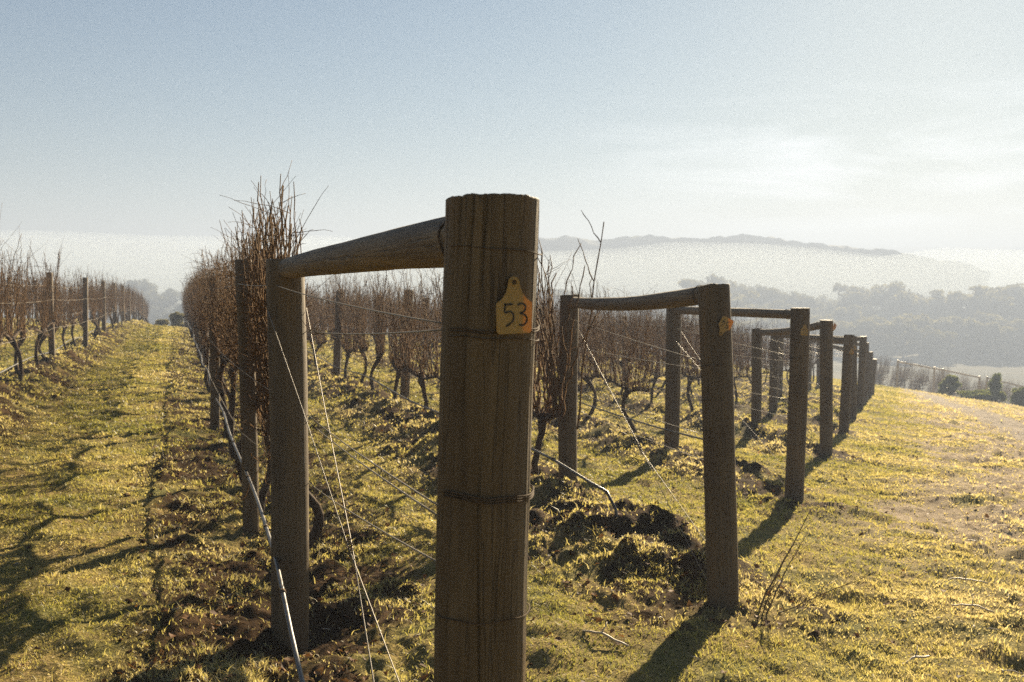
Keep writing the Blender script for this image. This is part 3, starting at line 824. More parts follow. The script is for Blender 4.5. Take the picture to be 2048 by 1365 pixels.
# ------------------------------------------------------------------ grapevines
def vine_variant(seed, tall=0.0, dense=1.0, thick=1.0, lm=.96):
    r = np.random.default_rng(seed)
    # trunk
    Ht = 0.72 + r.normal(0, .06)
    n = 14; f = np.linspace(0, 1, n)
    bx, by = r.normal(0, .09), r.normal(0, .09)
    w = r.normal(0, .05, 2)
    P = np.stack([bx * np.sin(f * np.pi) + w[0] * np.sin(f * 2 * np.pi), (by) * np.sin(f * np.pi) + w[1] * np.sin(2 * np.pi * f), -0.12 + (Ht + .12) * f], -1)
    P[:, :2] += np.cumsum(r.normal(0, .006, (n, 2)), 0)
    P[:, :2] -= P[0, :2]
    rad = 0.030 - 0.006 * f + 0.018 * np.exp(-((f - 1.0) / .12) ** 2) + 0.012 * np.exp(-((f) / .15) ** 2) + r.normal(0, .002, n)
    mb = MB(); mb.tubes(P, rad, 9)
    head = P[-1]
    # knobby head and short arms along the wire (row runs along local y)
    arms = []
    for sg in (-1, 1):
        L_ = 0.45 + r.random() * .3
        m = 9; g = np.linspace(0, 1, m)
        A = np.stack([head[0] + np.cumsum(r.normal(0, .008, m)), head[1] + sg * L_ * g, head[2] - .02 + 0.10 * np.sin(g * 1.6) + np.cumsum(r.normal(0, .006, m))], -1)
        mb.tubes(A, 0.021 - 0.009 * g + r.normal(0, .002, m), 7)
        arms.append(A)
        for q in range(2, m):                      # spurs
            d = np.array([r.normal(0, .02), r.normal(0, .02), 0.035 + .02 * r.random()])
            mb.tubes(np.array([A[q], A[q] + d]), np.array([.011, .008]), 6)
    for q in range(4):
        d = np.array([r.normal(0, .03), r.normal(0, .03), r.normal(.02, .02)])
        mb.tubes(np.array([head - d * .3, head + d]), np.array([.03, .02]), 7)
    trunk = mb.mesh("trunk")
    # canes
    nc = int(52 * dense); n = 15
    allA = np.concatenate(arms)
    base = allA[r.integers(0, len(allA), nc)] + r.normal(0, .012, (nc, 3))
    Ln = np.clip(r.normal(lm, .17, nc), .4, 1.35)
    nt_ = int(nc * (.45 if thick < 1.5 else .26)) if tall else 0
    if tall: Ln[:nt_] += tall * (.35 + .65 * r.random(nt_))
    lean = np.clip(np.stack([r.normal(0, .07, nc), r.normal(0, .17, nc)], -1), -.34, .34)
    curve = r.normal(0, .16, (nc, 2)) * [.6, 1]
    if tall: lean *= .6 if thick < 1.5 else 1.2; curve *= .35 if thick < 1.5 else 1.0
    g = np.linspace(0, 1, n)
    zig = ((np.arange(n) % 2) * 2 - 1) * 0.008
    P = np.zeros((nc, n, 3))
    zp = r.random(nc) * 6.28
    for ax in (0, 1):
        P[:, :, ax] = base[:, ax:ax + 1] + lean[:, ax:ax + 1] * Ln[:, None] * g + curve[:, ax:ax + 1] * (g ** 2) * Ln[:, None] * .6 + (np.cos(zp) if ax == 0 else np.sin(zp))[:, None] * zig + np.cumsum(r.normal(0, .009, (nc, n)), 1)
    P[:, :, 2] = base[:, 2:3] + Ln[:, None] * g * (1 - .18 * (lean ** 2).sum(1)[:, None] * 4 * g)
    flop = r.random(nc) < (.03 if tall else .09)
    P[flop, :, 2] -= (0.55 * g ** 2)[None]
    P[flop, :, 0] += (r.normal(0, .16, flop.sum()))[:, None] * g ** 2
    node = 1 + 0.4 * (np.arange(n) % 2)
    rad = thick * (0.0045 - 0.0026 * g)[None] * node[None] * np.clip(r.normal(1, .2, nc), .6, 1.5)[:, None]
    mc = MB(); mc.tubes(P, rad, 4)
    if thick > 1.5:                                     # a few strong forked canes
        for q in range(6):
            b0 = head + np.array([r.normal(0, .03), r.normal(0, .28), 0.0])
            hh = 0.95 + .55 * r.random(); dx, dy = r.normal(0, .16, 2); m = 12; h = np.linspace(0, 1, m)
            A = b0 + np.stack([dx * h, dy * h + .05 * np.sin(h * 5 + q), hh * h], -1) + np.cumsum(r.normal(0, .008, (m, 3)), 0)
            mc.tubes(A, .0068 * (1 - .5 * h) * (1 + .3 * (np.arange(m) % 2)), 5)
            for fk in (6, 8, 10):
                d = np.array([r.normal(0, .12), r.normal(0, .14), .22 + .16 * r.random()]) * (1.2 - fk * .05); h5 = np.linspace(0, 1, 7)
                B_ = A[fk] + d * h5[:, None] + np.cumsum(r.normal(0, .006, (7, 3)), 0) * (h5[:, None] > 0)
                mc.tubes(B_, .0042 * (1 - .5 * h5) * (1 + .35 * (np.arange(7) % 2)), 4)
    # laterals and tendrils
    nl = int(150 * dense); m = 6; h = np.linspace(0, 1, m)
    ci = r.integers(0, nc, nl); ni = r.integers(4, n - 1, nl)
    b = P[ci, ni]
    dirv = np.stack([r.normal(0, 1, nl), r.normal(0, 1, nl), r.normal(.7, .6, nl)], -1); dirv[: nl // 6, 2] = 1.0 + np.abs(dirv[: nl // 6, 2]); dirv /= np.linalg.norm(dirv, axis=1, keepdims=True)
    ll = np.abs(r.normal(.14, .09, nl)) + .03; ll[: nl // 6] += .18
    LP = b[:, None, :] + dirv[:, None, :] * (ll[:, None] * h)[:, :, None]
    LP += np.cumsum(r.normal(0, .006, (nl, m, 3)), 1) * (h[None, :, None] > 0)
    LP[:, :, 2] -= (r.random(nl) * .08)[:, None] * h ** 2
    mc.tubes(LP, (0.0021 - 0.0011 * h)[None] * (1 + .3 * (np.arange(m) % 2))[None] * np.ones((nl, 1)), 3)
    # loose hanging shreds tangled low round the head
    nh = int(18 * dense); m = 8; h = np.linspace(0, 1, m)
    b = allA[r.integers(0, len(allA), nh)]
    HP = b[:, None, :] + (r.normal(0, .12, (nh, 1, 3)) * h[None, :, None]) + np.cumsum(r.normal(0, .018, (nh, m, 3)), 1)
    HP[:, :, 2] -= (r.random(nh) * .22)[:, None] * np.sin(h * 2.2)
    mc.tubes(HP, (0.003 - 0.0014 * h)[None] * np.ones((nh, 1)), 3)
    # buds at the nodes of the upper canes
    return trunk, mc.mesh("canes")

VAR = [vine_variant(900 + i, 0.0, (.68 if i < 4 else 1.25), 1.0, .94 if i < 4 else 1.05) for i in range(9)]
TALL = [vine_variant(950 + i, (.36, .3, .4)[i], (3.0, 3.0, .75)[i], 1.7 if i == 2 else 1.25) for i in range(3)]
vines = []
R_PHI = math.atan2(RD[1], RD[0]) - math.pi / 2         # local y -> row direction
for k in ROW_T:
    s = {0: ROW_S[0] + 4.05, 1: ROW_S[1] + 2.8, -1: 5.0, -2: 16.0, -3: 30.0}.get(k, ROW_S[k] + 3.5)
    j = 0
    while s < ROW_END:
        x, y = ts(ROW_T[k] + rng.normal(0, .025), s)
        j += 1
        vines.append([math.hypot(x, y), k, j, x, y])
        s += 1.42 + rng.normal(0, .07)
vines.sort()
NIND = 285
gname = "bare grapevines along the trellis rows"
DENSE = [vine_variant(970 + i, 0.0, 1.6) for i in range(3)]
protos = {}
def vine_proto(kind, i):
    key = (kind, i)
    if key not in protos:
        tm, cm = {'T': TALL, 'V': VAR, 'D': DENSE}[kind][i]
        if not tm.materials: tm.materials.append(M_BARK); cm.materials.append(M_CANE)
        protos[key] = (tm, cm)
    return protos[key]
rest_T = MB(); rest_C = MB()
for q, (d, k, j, x, y) in enumerate(vines):
    kind, i = 'V', int(rng.integers(0, len(VAR)))
    i = i % 4 if k < 0 else 4 + i % 5
    if k == 0 and j == 1: kind, i = 'T', 0
    elif k == 0 and j == 2: kind, i = 'T', 1
    elif k == 1 and j == 1: kind, i = 'T', 2
    elif k == 0 and j < 14: kind, i = 'D', j % 3
    tm, cm = vine_proto(kind, i)
    rz = R_PHI + (math.pi if rng.random() < .5 else 0) + rng.normal(0, .06)
    sc = float(np.clip(rng.normal(1.0, .05), .88, 1.12)); sx = 1 if rng.random() < .5 else -1
    z = bz(x, y) + 0.06
    if q < NIND:
        lb = "leafless grapevine, %s along the %s" % (ordinal(j), ROWP[k])
        if kind == 'T': lb = {(0, 1): "dense tall leafless grapevine right behind the front frame's inner post", (0, 2): "second tall bushy leafless grapevine of the front row, left of the inner post", (1, 1): "leafless grapevine with forked canes rising above the sagging rail's inner post"}[(k, j)]
        v = empty("grapevine", (x, y, z), lb, "grapevine", gname)
        v.rotation_euler = (0, 0, rz); v.scale = (sx * sc, sc, sc)
        obj("trunk", tm, None, v); obj("canes", cm, None, v)
    else:
        Mx = Matrix.Translation((x, y, z)) @ Matrix.Rotation(rz, 4, 'Z') @ Matrix.Diagonal((sc, sc, sc, 1))
        rest_C.T.append((cm, tm, np.array(Mx)))
def join_copies(name, items, mats):
    Vs = []; Qs = []; Ts = []; mi = []; n = 0; cache = {}
    Qm = []; Tm = []
    for cm, tm, Mx in items:
        for mid, me in ((0, cm), (1, tm)):
            if me.name not in cache:
                v = np.empty(len(me.vertices) * 3, np.float32); me.vertices.foreach_get("co", v)
                lt = np.empty(len(me.polygons), np.int32); me.polygons.foreach_get("loop_total", lt)
                li = np.empty(len(me.loops), np.int32); me.loops.foreach_get("vertex_index", li)
                nq = int((lt == 4).sum())
                cache[me.name] = (v.reshape(-1, 3), li[:nq * 4].reshape(-1, 4), li[nq * 4:].reshape(-1, 3))
            v, qd, tr = cache[me.name]
            Vs.append(v @ Mx[:3, :3].T + Mx[:3, 3]); Qs.append(qd + n); Qm.append(np.full(len(qd), mid)); n += len(v)
    me = mesh_from(name, np.concatenate(Vs), np.concatenate(Qs), None)
    for m in mats: me.materials.append(m)
    me.polygons.foreach_set("material_index", np.concatenate(Qm).astype(np.int32))
    return me
obj("distant_vine_rows", join_copies("distant_vine_rows", rest_C.T, [M_CANE, M_BARK]), None, kind="stuff", label="far ends of the bare vine rows merging into brown hedges", cat="vine rows")

# lower vineyard block beyond the headland track, down the slope
low = []
for i in range(11):
    for j in range(15):
        y = 65.5 + i * 2.7; x = y * .37 + j * 1.45 + rng.normal(0, .1)
        low.append((VAR[int(rng.integers(0, 9))][1], VAR[int(rng.integers(0, 9))][0], np.array(Matrix.Translation((x, y, bz(x, y))) @ Matrix.Rotation(-1.4, 4, 'Z'))))
obj("lower_vineyard", join_copies("lower_vineyard", low, [M_CANE, M_BARK]), None, kind="stuff", label="brown block of bare vines on the slope below the track", cat="vineyard")
lf_names = ["left", "middle", "right"]
for j, (ax, ay, bx, by) in enumerate([(23.9, 61.5, 27.2, 62.6), (26.9, 63.2, 30.4, 64.4), (30.9, 64.5, 34.6, 66.0)]):
    za, zb_ = bz(ax, ay), bz(bx, by); org = Vector((ax, ay, za))
    root = empty("trellis_end_frame", org, "hazy distant timber end frame below the headland track, %s of three" % ["leftmost", "middle one", "rightmost"][j], "trellis frame", "distant end frames below the track")
    make_post("end_post", (ax, ay, za), (ax + .03, ay, za + 1.75), .06, root, M_STICK, seed=700 + j, origin=org, sides=10)  # pale wood colour stands for sunlight on these far posts and rails
    make_post("inner_post", (bx, by, zb_), (bx, by, zb_ + 1.7), .06, root, M_STICK, seed=710 + j, origin=org, sides=10)
    rl_ = make_rail((ax, ay, za + 1.66), (bx, by, zb_ + 1.6), .05, .05, root, org, 0, seed=72 + j)
    rl_.data.materials.clear(); rl_.data.materials.append(M_STICK)

# ------------------------------------------------------------------ trees, shrubs
def foliage(cs, rads, per, size, r, flat=0.8):
    """leaf clumps: small quads scattered through several ellipsoid clusters"""
    V = []; tone = []
    for c, rd in zip(cs, rads):
        n = int(per * rd.mean() ** 1.3) + 8
        d = r.normal(0, 1, (n, 3)); d /= np.linalg.norm(d, axis=1, keepdims=True)
        p = c + d * rd * (r.random((n, 1)) ** .45)
        u = r.normal(0, 1, (n, 3)); u /= np.linalg.norm(u, axis=1, keepdims=True)
        w = np.cross(u, r.normal(0, 1, (n, 3))); w /= np.linalg.norm(w, axis=1, keepdims=True)
        s = size * (0.5 + r.random((n, 1)))
        V.append(np.stack([p - u * s, p + w * s * .5, p + u * s, p - w * s * .5], 1))
        tone.append(np.repeat(np.clip(r.normal(.5, .12) + r.normal(0, .2, n), 0, 1), 4))
    V = np.concatenate(V).reshape(-1, 3)
    me = mesh_from("crown", V, np.arange(len(V)).reshape(-1, 4), None, False)
    attr(me, "tone", np.concatenate(tone))
    return me

def tree_variant(seed, H=12.0, kind='gum'):
    r = np.random.default_rng(seed)
    mb = MB(); n = 8; f = np.linspace(0, 1, n)
    P = np.stack([np.cumsum(r.normal(0, .12, n)), np.cumsum(r.normal(0, .12, n)), -0.5 + f * (H * .62 + .5)], -1)
    mb.tubes(P, 0.28 * H / 12 * (1 - .7 * f), 8)
    cs = []; rads = []
    nb = 11
    for i in range(nb):
        a = r.random() * 6.28; z0 = H * (0.22 + .4 * r.random()); j = min(int((z0 + .5) / (H * .62 + .5) * (n - 1)), n - 1)
        out = H * (.12 + .2 * r.random()) * (1.1 if kind == 'gum' else .8); up = H * (.12 + .22 * r.random())
        e = P[j] + np.array([math.cos(a) * out, math.sin(a) * out, up])
        m = P[j] * .5 + e * .5 + r.normal(0, .2, 3) + [0, 0, -.03 * H]
        mb.tubes(np.array([P[j], m, e]), np.array([.11, .075, .03]) * H / 12, 5)
        cs.append(e); rads.append(H * np.array([.12, .12, .085]) * (0.75 + .6 * r.random()))
        if r.random() < .7:
            cs.append(e + r.normal(0, .08 * H, 3)); rads.append(H * np.array([.09, .09, .065]) * (.7 + .6 * r.random()))
    cs.append(P[-1] + [0, 0, .12 * H]); rads.append(H * np.array([.13, .13, .12]))
    cs.append(P[-1] + [.1 * H, 0, .2 * H]); rads.append(H * np.array([.09, .09, .08]))
    for i in range(10):                                 # skirt low down
        a = r.random() * 6.28
        cs.append(np.array([math.cos(a) * .16 * H, math.sin(a) * .16 * H, H * (.1 + .18 * r.random())])); rads.append(H * np.array([.1, .1, .09]))
    return mb.mesh("trunk"), foliage(cs, rads, 70, .40 * H / 12, r)

TV = [tree_variant(60 + i) for i in range(5)]
for a, b in TV: a.materials.append(M_TRUNK); b.materials.append(M_CROWN)
def put_tree(x, y, H, var, rz, label, group, name="gum_tree"):
    z = bz(x, y)
    t = empty(name, (x, y, z), label, "tree", group)
    t.rotation_euler = (0, 0, rz); t.scale = (H / 12 * 1.35, H / 12 * 1.35, H / 12)
    tm, cm = TV[var]
    obj("trunk", tm, None, t); obj("crown", cm, None, t)
def tree_line(n, px0, px1, d0, jit, Hf, phrase, group):
    pxs = np.linspace(px0, px1, n) + rng.normal(0, (px1 - px0) / n * .22, n)
    for i, p in enumerate(np.sort(pxs)):
        d = d0 + rng.normal(0, jit)
        put_tree((p - 1024) / 1991 * d, d, Hf(p), int(rng.integers(0, 5)), rng.random() * 6.28, "%s tree from the left in the %s" % (ordinal(i + 1), phrase), group)
tree_line(34, 1360, 2180, 262, 7, lambda p: 9.3 + 2.0 * (p > 1750) + rng.normal(0, 1.1), "nearest dark tree belt", "trees of the nearest belt")
tree_line(13, 1480, 2120, 300, 6, lambda p: 14.0 + rng.normal(0, 2.4) + 2.5 * (p > 1700), "paler belt above the nearest tree belt", "trees of the second belt")
tree_line(13, 1440, 1960, 326, 4, lambda p: 16.5 + rng.normal(0, 2.6), "faint line in the fog", "trees in the fog")
tree_line(8, 1070, 1330, 312, 5, lambda p: 14 + rng.normal(0, 2), "misty group behind the sagging rail", "misty trees behind the vines")
tree_line(7, 190, 380, 324, 6, lambda p: 12.5 + rng.normal(0, 1.6), "faint group in the left fog", "trees in the left fog")
tree_line(9, -60, 330, 330, 16, lambda p: 7 + rng.normal(0, 1.2), "misty belt above the left row", "misty trees left")

def shrub(x, y, w, h, seed, label, name="shrub", mat=None, cat="shrub", shape='round', n=16, leaf=.09):
    r = np.random.default_rng(seed)
    z = bz(x, y)
    t = empty(name, (x, y, z), label, cat)
    mb = MB(); cs = []; rads = []
    for i in range(n):
        a = r.random() * 6.28; f = r.random() ** .7
        zz = h * (.18 + .68 * r.random())
        lim = (w / 2) * (math.sqrt(max(0, 1 - ((zz / h - .5) / .55) ** 2)) if shape == 'round' else (1.05 - zz / h))
        c_ = np.array([math.cos(a) * lim * f * .75, math.sin(a) * lim * f * .75, zz])
        cs.append(c_); rads.append(np.array([w * .17, w * .17, h * .15]) * (.7 + .5 * r.random()))
        b0 = np.array([r.normal(0, .03), r.normal(0, .03), -.05])
        mb.tubes(np.array([b0, b0 * .5 + c_ * .5 + r.normal(0, .04, 3), c_]), np.array([.022, .014, .006]) * max(w, 1), 5)
    obj("stems", mb.mesh("stems"), M_BARK, t)
    V = []; tone = []
    me = foliage(cs, rads, 900 * (w / 1.5) ** 0 , leaf, r)
    me.name = "foliage"
    obj("foliage", me, mat or M_SHRUB, t)
shrub(24.6, 55.5, 1.35, 1.25, 1, "round yellow-green shrub alone beside the pale track")
shrub(27.4, 56.0, 1.3, 1.75, 2, "tall pointed yellow-green shrub near the right edge", shape='cone', n=20)
shrub(28.9, 56.2, 1.4, 1.3, 3, "shrub cut by the right picture edge")
shrub(26.0, 55.0, 2.4, .55, 4, "low spreading shrub left of the tall pointed one", n=20)
shrub(-24.3, 72.5, 1.6, 1.5, 5, "dark round bush at the end of the grass path", mat=M_CROWN, leaf=.1, n=22)
shrub(-25.9, 73.5, 1.4, 1.05, 6, "low dark bush left of the round one at the path's end", mat=M_CROWN, leaf=.1, n=18)

# ------------------------------------------------------------------ hills far behind the fog
def ridge(name, pts, d, thick, seed, cx=1024):
    """a range with real depth: crest heights along x at distance d, falling to both sides"""
    px = np.array([p[0] for p in pts], float); pz = np.array([p[1] for p in pts], float)
    nx = 320; ny = 26
    xs = np.linspace(px[0], px[-1], nx)
    cz = np.interp(xs, px, pz)
    ker = np.ones(9) / 9; cz = np.convolve(np.pad(cz, 4, mode='edge'), ker, 'valid')
    fy = np.linspace(-1, 1, ny)
    X, Fy = np.meshgrid(xs, fy, indexing='ij')
    prof = np.cos(Fy * np.pi / 2) ** 1.1
    Y = d + Fy * thick + 12 * fbm(X / 60, Fy * 2, seed, 3)
    floor = -24.0
    Z = floor + (cz[:, None] - floor) * prof * (1 + 0.05 * fbm(X / 40, Fy * 3, seed + 3, 4) * (1 - prof ** 6)) + 1.1 * fbm(X / 7, Fy * 9, seed + 7, 3) * prof
    V = np.stack([X, Y, Z], -1).reshape(-1, 3)
    idx = np.arange(nx * ny).reshape(nx, ny)
    Q = np.stack([idx[:-1, :-1], idx[1:, :-1], idx[1:, 1:], idx[:-1, 1:]], -1).reshape(-1, 4)
    return obj(name, mesh_from(name, V, Q), M_HILL, kind="structure")
M_HILL = mat_simple("forested_hill", (0.045, 0.05, 0.028), 0.95, 0.05, 0.0, 0.6, 0.06)
def hz(px, py, d): return ((px - 1024) / 1991 * d, EYE + (545 - py) / 1991 * d)
D1 = 440
ridge("hills", [hz(*p, D1) for p in [(500, 540), (700, 505), (900, 484), (1080, 477), (1140, 476), (1200, 481), (1240, 474), (1290, 470), (1330, 475), (1400, 476), (1440, 475), (1490, 471), (1540, 474), (1590, 484), (1650, 489), (1720, 497), (1800, 508), (1950, 540)]], D1, 34, 5)
D2 = 1150
ridge("hills", [hz(*p, D2) for p in [(-500, 500), (-200, 486), (0, 474), (80, 479), (200, 482), (400, 490), (560, 490), (640, 491), (760, 496), (900, 500), (1200, 505), (1500, 500), (1700, 497), (1850, 494), (1950, 495), (2048, 493), (2300, 480), (2600, 480)]], D2, 110, 9)

# ------------------------------------------------------------------ grass, clods, leaves
def view_scatter(n, r0, r1, pw=1.0, amax=33):
    """random ground points in the part of the vineyard seen from the headland"""
    u = rng.random(n)
    r = (r0 ** (2 - pw) + u * (r1 ** (2 - pw) - r0 ** (2 - pw))) ** (1 / (2 - pw))
    a = R(-amax) + rng.random(n) * R(2 * amax)
    return r * np.sin(a), r * np.cos(a), r

def build_grass(n=1250000):
    x, y, r = view_scatter(n, 1.6, 64, 1.45)
    m, h = strip(x, y)
    patch = fbm(x * 1.6, y * 1.6, 131, 3)
    u = 0.93 * x - 0.367 * y + 0.745
    head, track, n2 = headland(x, y)
    keep = rng.random(n) < (1 - 0.85 * m * sstep(-.45, .3, fbm(x * 2.7, y * 2.7, 137, 3))) * (1 - .85 * head) * (1 - .97 * track) * (0.45 + .55 * sstep(-.5, .2, patch))
    x, y, r, m, patch, u = x[keep], y[keep], r[keep], m[keep], patch[keep], u[keep]
    n = len(x)
    z = ground_z(x, y)
    tuft = np.maximum(0, fbm(x * 4.5, y * 4.5, 141, 2))
    hgt = (0.024 * (rng.random(n) < .04) + 0.007 + 0.011 * rng.random(n) + 0.015 * tuft * (1 + .3 * m) + 0.008 * m * rng.random(n)) * (1 + 0.02 * r)
    wid = (0.0011 + 0.0009 * rng.random(n)) * np.clip(r / 3.0, 1, 14)
    a = rng.random(n) * 6.283
    ln = rng.random(n) * 1.0 + .2
    la = rng.random(n) * 6.283
    D = np.stack([np.cos(la) * ln, np.sin(la) * ln, np.ones(n)], -1)
    Wd = np.stack([np.cos(a), np.sin(a), np.zeros(n)], -1) * wid[:, None]
    B = np.stack([x, y, z - 0.004], -1)
    Mi = B + D * hgt[:, None] * .55 * [.6, .6, 1.05]
    Tp = B + D * hgt[:, None] * [1.25, 1.25, .95]
    V = np.stack([B - Wd, B + Wd, Mi + Wd * .8, Mi - Wd * .8, Tp], 1).reshape(-1, 3)
    i = np.arange(n) * 5
    me = mesh_from("grass", V, np.stack([i, i + 1, i + 2, i + 3], -1), np.stack([i + 3, i + 2, i + 4], -1))
    big = fbm(x * .9, y * .9, 151, 3)
    tone = np.clip(.46 + .28 * big + rng.normal(0, .16, n) + .22 * m + .38 * sstep(.0, 2.0, u), 0, 1)
    attr(me, "tone", np.repeat(tone, 5))
    return me
obj("grass", build_grass(), M_GRASS, kind="stuff", label="short yellow-green grass between the rows and on the headland", cat="grass")

def ico():
    t = (1 + 5 ** .5) / 2
    v = np.array([(-1, t, 0), (1, t, 0), (-1, -t, 0), (1, -t, 0), (0, -1, t), (0, 1, t), (0, -1, -t), (0, 1, -t), (t, 0, -1), (t, 0, 1), (-t, 0, -1), (-t, 0, 1)], float)
    v /= np.linalg.norm(v[0])
    f = np.array([(0, 11, 5), (0, 5, 1), (0, 1, 7), (0, 7, 10), (0, 10, 11), (1, 5, 9), (5, 11, 4), (11, 10, 2), (10, 7, 6), (7, 1, 8), (3, 9, 4), (3, 4, 2), (3, 2, 6), (3, 6, 8), (3, 8, 9), (4, 9, 5), (2, 4, 11), (6, 2, 10), (8, 6, 7), (9, 8, 1)])
    vv = list(map(tuple, v)); cache = {}
    def mid(a, b):
        key = (min(a, b), max(a, b))
        if key not in cache:
            q = (np.array(vv[a]) + np.array(vv[b])); q /= np.linalg.norm(q); vv.append(tuple(q)); cache[key] = len(vv) - 1
        return cache[key]
    nf = []
    for a, b, c_ in f:
        ab, bc, ca = mid(a, b), mid(b, c_), mid(c_, a)
        nf += [(a, ab, ca), (b, bc, ab), (c_, ca, bc), (ab, bc, ca)]
    return np.array(vv), np.array(nf)
IV, IF = ico()

def build_clods(n=22000):
    x, y, r = view_scatter(n, 2.4, 34, 1.1)
    m, h = strip(x, y)
    keep = rng.random(n) < m * sstep(-.3, .4, fbm(x * 1.9, y * 1.9, 171, 3))
    x, y, r = x[keep], y[keep], r[keep]; n = len(x)
    z = ground_z(x, y)
    s = np.clip(np.exp(rng.normal(-4.75, .6, n)), .004, .030)
    V = IV[None] * (1 + 0.17 * rng.normal(0, 1, (n, len(IV), 1))) * np.stack([s * 1.2, s * 1.1, s * .8], -1)[:, None, :]
    a = rng.random(n) * 6.28
    ca, sa = np.cos(a)[:, None], np.sin(a)[:, None]
    V = np.stack([V[..., 0] * ca - V[..., 1] * sa, V[..., 0] * sa + V[..., 1] * ca, V[..., 2]], -1) + np.stack([x, y, z - s * .05], -1)[:, None, :]
    F_ = (IF[None] + (np.arange(n) * len(IV))[:, None, None]).reshape(-1, 3)
    return mesh_from("soil_clods", V.reshape(-1, 3), None, F_, True)
M_SOIL = mat_simple("soil_clod", (0.06, 0.033, 0.014), 0.95, 0.03, 0.0, 0.5, 9, None, 0.01)
obj("soil_clods", build_clods(), M_SOIL, kind="stuff", label="dark lumpy clods of turned soil under the vine rows", cat="soil")

def build_leaves(n=7500):
    x, y, r = view_scatter(n, 1.9, 24, 1.2)
    m, h = strip(x, y)
    keep = rng.random(n) < np.clip(0.16 + .8 * m, 0, 1)
    x, y, r = x[keep], y[keep], r[keep]; n = len(x)
    z = ground_z(x, y) + .012 + .012 * rng.random(n)
    s = .008 + .014 * rng.random(n)
    a = rng.random(n) * 6.28; cup = rng.normal(.5, .35, n)
    ring = np.array([(0, -1), (.55, -.75), (1, -.1), (.6, .55), (0, 1), (-.6, .55), (-1, -.1), (-.55, -.75)], float)
    P = ring[None] * s[:, None, None] * (1 + .18 * rng.normal(0, 1, (n, 8, 1)))
    ca, sa = np.cos(a)[:, None], np.sin(a)[:, None]
    X = P[..., 0] * ca - P[..., 1] * sa; Y = P[..., 0] * sa + P[..., 1] * ca
    Zc = cup[:, None] * (np.abs(P[..., 0]) ** 1.3) * 2.2 + rng.normal(0, .004, (n, 8)) + X * rng.normal(0, .3, (n, 1)) + Y * rng.normal(0, .3, (n, 1))
    V = np.stack([X + x[:, None], Y + y[:, None], Zc + z[:, None]], -1)
    V = np.concatenate([V, np.stack([x, y, z - .002], -1)[:, None]], 1)
    i = np.arange(8); F_ = np.stack([np.full(8, 8), i, (i + 1) % 8], -1)
    F_ = (F_[None] + (np.arange(n) * 9)[:, None, None]).reshape(-1, 3)
    me = mesh_from("fallen_leaves", V.reshape(-1, 3), None, F_)
    attr(me, "tone", np.repeat(rng.random(n), 9))
    return me
obj("fallen_leaves", build_leaves(), M_LEAF, kind="stuff", label="curled brown leaves scattered on the grass and soil", cat="leaves")

def build_straw(n=9000):
    """bits of dry straw, bark and prunings lying on the headland"""
    x, y, r = view_scatter(n, 3.0, 40, 1.3)
    u = 0.93 * x - 0.367 * y + 0.745
    keep = rng.random(n) < (.10 + .9 * sstep(0.3, 1.5, u))
    x, y, r = x[keep], y[keep], r[keep]; n = len(x)
    z = ground_z(x, y) + .008
    L_ = np.clip(np.exp(rng.normal(-3.7, .6, n)), .008, .11); w = np.clip(L_ * .14, .002, .007)
    a = rng.random(n) * 6.28; f = np.linspace(-.5, .5, 5)
    P = np.stack([x[:, None] + f * (L_ * np.cos(a))[:, None], y[:, None] + f * (L_ * np.sin(a))[:, None], z[:, None] + f * (L_ * rng.normal(0, .25, n))[:, None] + .1 * L_[:, None] * (1 - 4 * f * f) * rng.random((n, 1))], -1)
    P += rng.normal(0, .03, P.shape) * L_[:, None, None]
    mb = MB(); mb.tubes(P, w[:, None] * np.array([.5, 1, 1, .9, .4]) * .5, 4)
    return mb.mesh("straw_litter")
obj("straw_litter", build_straw(), M_STICK, kind="stuff", label="pale dry straw and bark bits strewn over the headland grass", cat="litter")

# dry weed by the second end post
def weed(x, y, label, stems, seed):
    r = np.random.default_rng(seed); z = gz(x, y)
    mb = MB()
    for (dx, dy, h, cv, rd) in stems:
        f = np.linspace(0, 1, 12)
        P = np.stack([dx * f + cv * f * f * .2, dy * f, -.03 + (h + .03) * (f ** (.85 + cv))], -1) + np.cumsum(r.normal(0, .003, (12, 3)), 0)
        P[:, :2] += r.normal(0, .02, 2)
        mb.tubes(P, rd * (1 - .75 * f), 4)
        for q in range(4):
            i = int(r.integers(4, 11)); d = np.array([dx * .3 + r.normal(0, .06), r.normal(0, .05), .09 + .05 * r.random()])
            mb.tubes(np.array([P[i], P[i] + d * .5 + r.normal(0, .006, 3), P[i] + d]), np.array([.0016, .0012, .0006]), 3)
    o = obj("dry_weed", mb.mesh("dry_weed"), M_TWIG, loc=(x, y, z), label=label, cat="weed")
weed(1.36, 5.20, "dry weed with long thin stems at the foot of the second end post", [(.34, .2, .52, 0, .006), (.24, .1, .40, 0, .005), (.50, -.05, .22, .25, .0045), (.12, 0, .28, 0, .0045), (.33, .15, .10, .5, .002), (.05, -.05, .18, 0, .002), (.2, -.12, .12, .3, .002)], 3)
weed(-3.0, 8.6, "small straggly weed on the dark strip beside the front row", [(-.05, -.1, .15, 0, .003), (.1, -.05, .18, .1, .003), (-.12, 0, .1, .2, .002)], 4)

